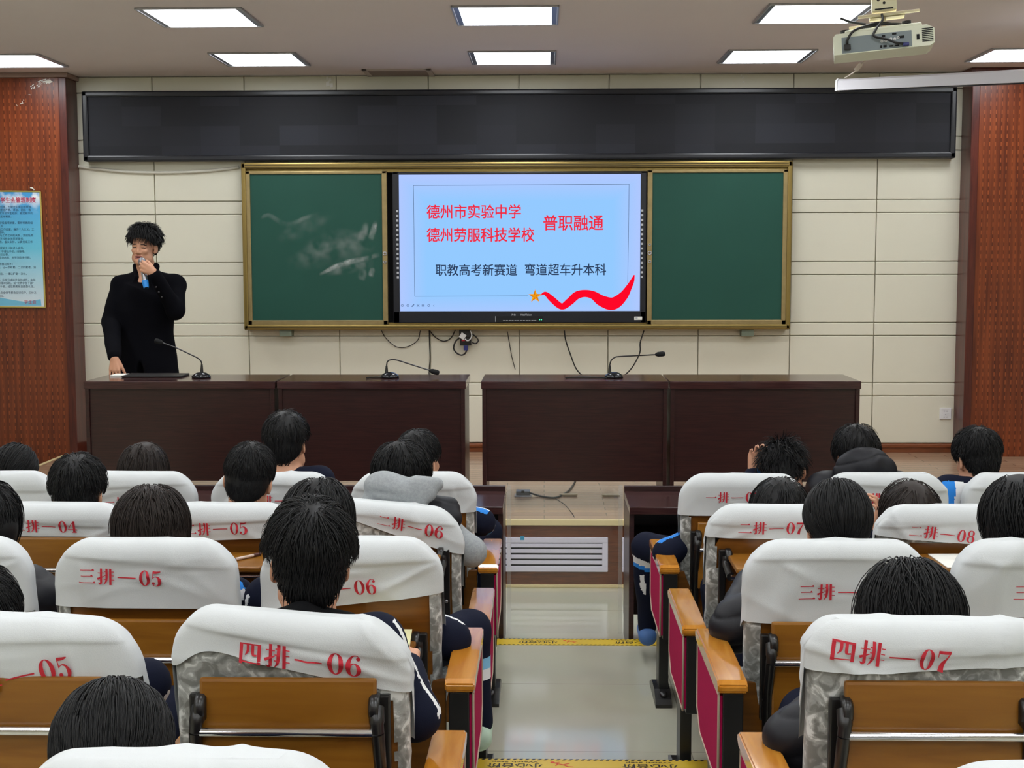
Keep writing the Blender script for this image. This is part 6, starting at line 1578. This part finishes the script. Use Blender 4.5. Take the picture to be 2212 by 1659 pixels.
blob('body', bp, 0.0036, SKIN, t, face_mi(H), None, 1)
hem = Lp(310, 812, 9.12)[2]
cp = [rcone(vec(0, 0, hem+0.02), chest+vec(0, 0, -0.10), 0.232, 0.185, 0.04, (fw, 1.45)), rcone(chest+vec(0, 0, -0.12), chest+vec(0, 0, -0.10), 0.185, 0.180, 0.05, (fw, 1.40)), rcone(vec(0.08, 0, 1.12), vec(0.07, 0, 1.25), 0.115, 0.105, 0.05), rcone(vec(-0.08, 0, 1.12), vec(-0.07, 0, 1.25), 0.115, 0.105, 0.05), rcone(shL, shR, 0.060, 0.060, 0.05), rcone(shL, nb+vec(0.05, 0.01, -0.020), 0.060, 0.036, 0.04), rcone(shR, nb+vec(-0.05, 0.01, -0.020), 0.060, 0.036, 0.04), rcone(chest, nb+vec(0, 0, -0.085), 0.125, 0.060, 0.035)]
cp += [rcone(shL, eL, 0.068, 0.062, 0.03), rcone(eL, wL-(wL-eL)*0.10, 0.060, 0.042, 0.02), rcone(shR, eR, 0.068, 0.060, 0.02), rcone(eR, wR-(wR-eR)*0.06, 0.060, 0.046, 0.02)]
for s_ in (-1, 1):      # fold-down collar
    cp += [rcone(nb+vec(s_*0.070, 0.00, 0.040), nb+vec(s_*0.046, -0.070, -0.030), 0.020, 0.016, 0.010), rcone(nb+vec(s_*0.070, 0.00, 0.040), nb+vec(0, 0.055, 0.045), 0.020, 0.020, 0.010), rcone(nb+vec(s_*0.046, -0.078, -0.035), nb+vec(s_*0.072, -0.100, -0.110), 0.018, 0.008, 0.006), rcone(nb+vec(s_*0.06, 0, -0.02), nb+vec(s_*0.06, 0, 0.01), 0.03, 0.024, 0.02)]
cp += [half((0, 0, hem), (0, 0.0, 1), 0.01), ell((0.012, -0.17, hem-0.02), (0.030, 0.10, 0.13), k=0.02, op=-1), rcone((0.0, -0.19, hem), (0.0, -0.155, nb[2]-0.10), 0.004, 0.004, 0.006)[:6]+(-1, None)]
cp += [rcone(nb+vec(0, -0.10, 0.02), nb+vec(0, -0.115, -0.075), 0.028, 0.008, 0.006)[:6]+(-1, None)]
blob('coat', cp, 0.005, m_coat, t, None, folds(0.0035, 5), 2)
tp = leg_prims(hipL, kL, aL, 0.014) + leg_prims(hipR, kR, aR, 0.014) + [rcone(hipL, hipR, 0.11, 0.11, 0.03)]
blob('trousers', tp, 0.009, m_blackcloth, t, None, folds(0.004, 2), 2)
for a_ in (aL, aR): blob('shoe', foot_prims(a_, fw, 0.008), 0.008, m_black, t)
hair('hair', t, H, seed=77, n=2200, length=0.060, puff=0.022, grav=0.30, spike=0.26, volume=0.018, line=0.0, nape=-0.055, bangs=True, fringe=0.026, lockw=0.0022, clump=0.5, crown=(0, -0.03, 0.13))
k = MB()
for i in range(3): k.lathe([(0.001, 0), (0.0065, 0), (0.0065, 0.004), (0.001, 0.004)], 12, 0, Matrix.Translation(tuple(wL + (eL-wL)*(0.30+0.13*i) + vec(-0.012, -0.052, -0.02))) @ Matrix.Rotation(math.pi/2, 4, 'X'))
k.obj('cuff_buttons', mat('dark horn button', srgb(40, 36, 38), 0.5), t)
# hand microphone
a, b_ = at(307, 566, 8.925), at(316, 622, 8.865); d = (b_-a)
t = thing('hand_microphone', 'silver hand microphone with a blue end held by the standing speaker', 'microphone', a)
P = lambda f: tuple(d*f)
MB().tube([P(-0.16), P(-0.12), P(-0.04), P(0.06), P(0.10)], [0.008, 0.020, 0.026, 0.025, 0.019], 18).obj('mesh_head', mat('steel mesh', srgb(150, 150, 156), 0.45, metal=0.8), t)
MB().tube([P(0.10), P(0.3), P(0.73)], [0.019, 0.0185, 0.0175], 20).obj('body', mat('silver microphone body', srgb(196, 198, 206), 0.25, metal=0.85), t)
MB().tube([P(0.72), P(0.75), P(0.88), P(1.0)], [0.021, 0.0215, 0.0205, 0.017], 20).obj('blue_end', mat('bright blue rubber', srgb(40, 140, 224), 0.45), t)
MB().tube([P(0.995), P(1.005)], [0.012, 0.012], 16).obj('end_socket', m_dark, t)
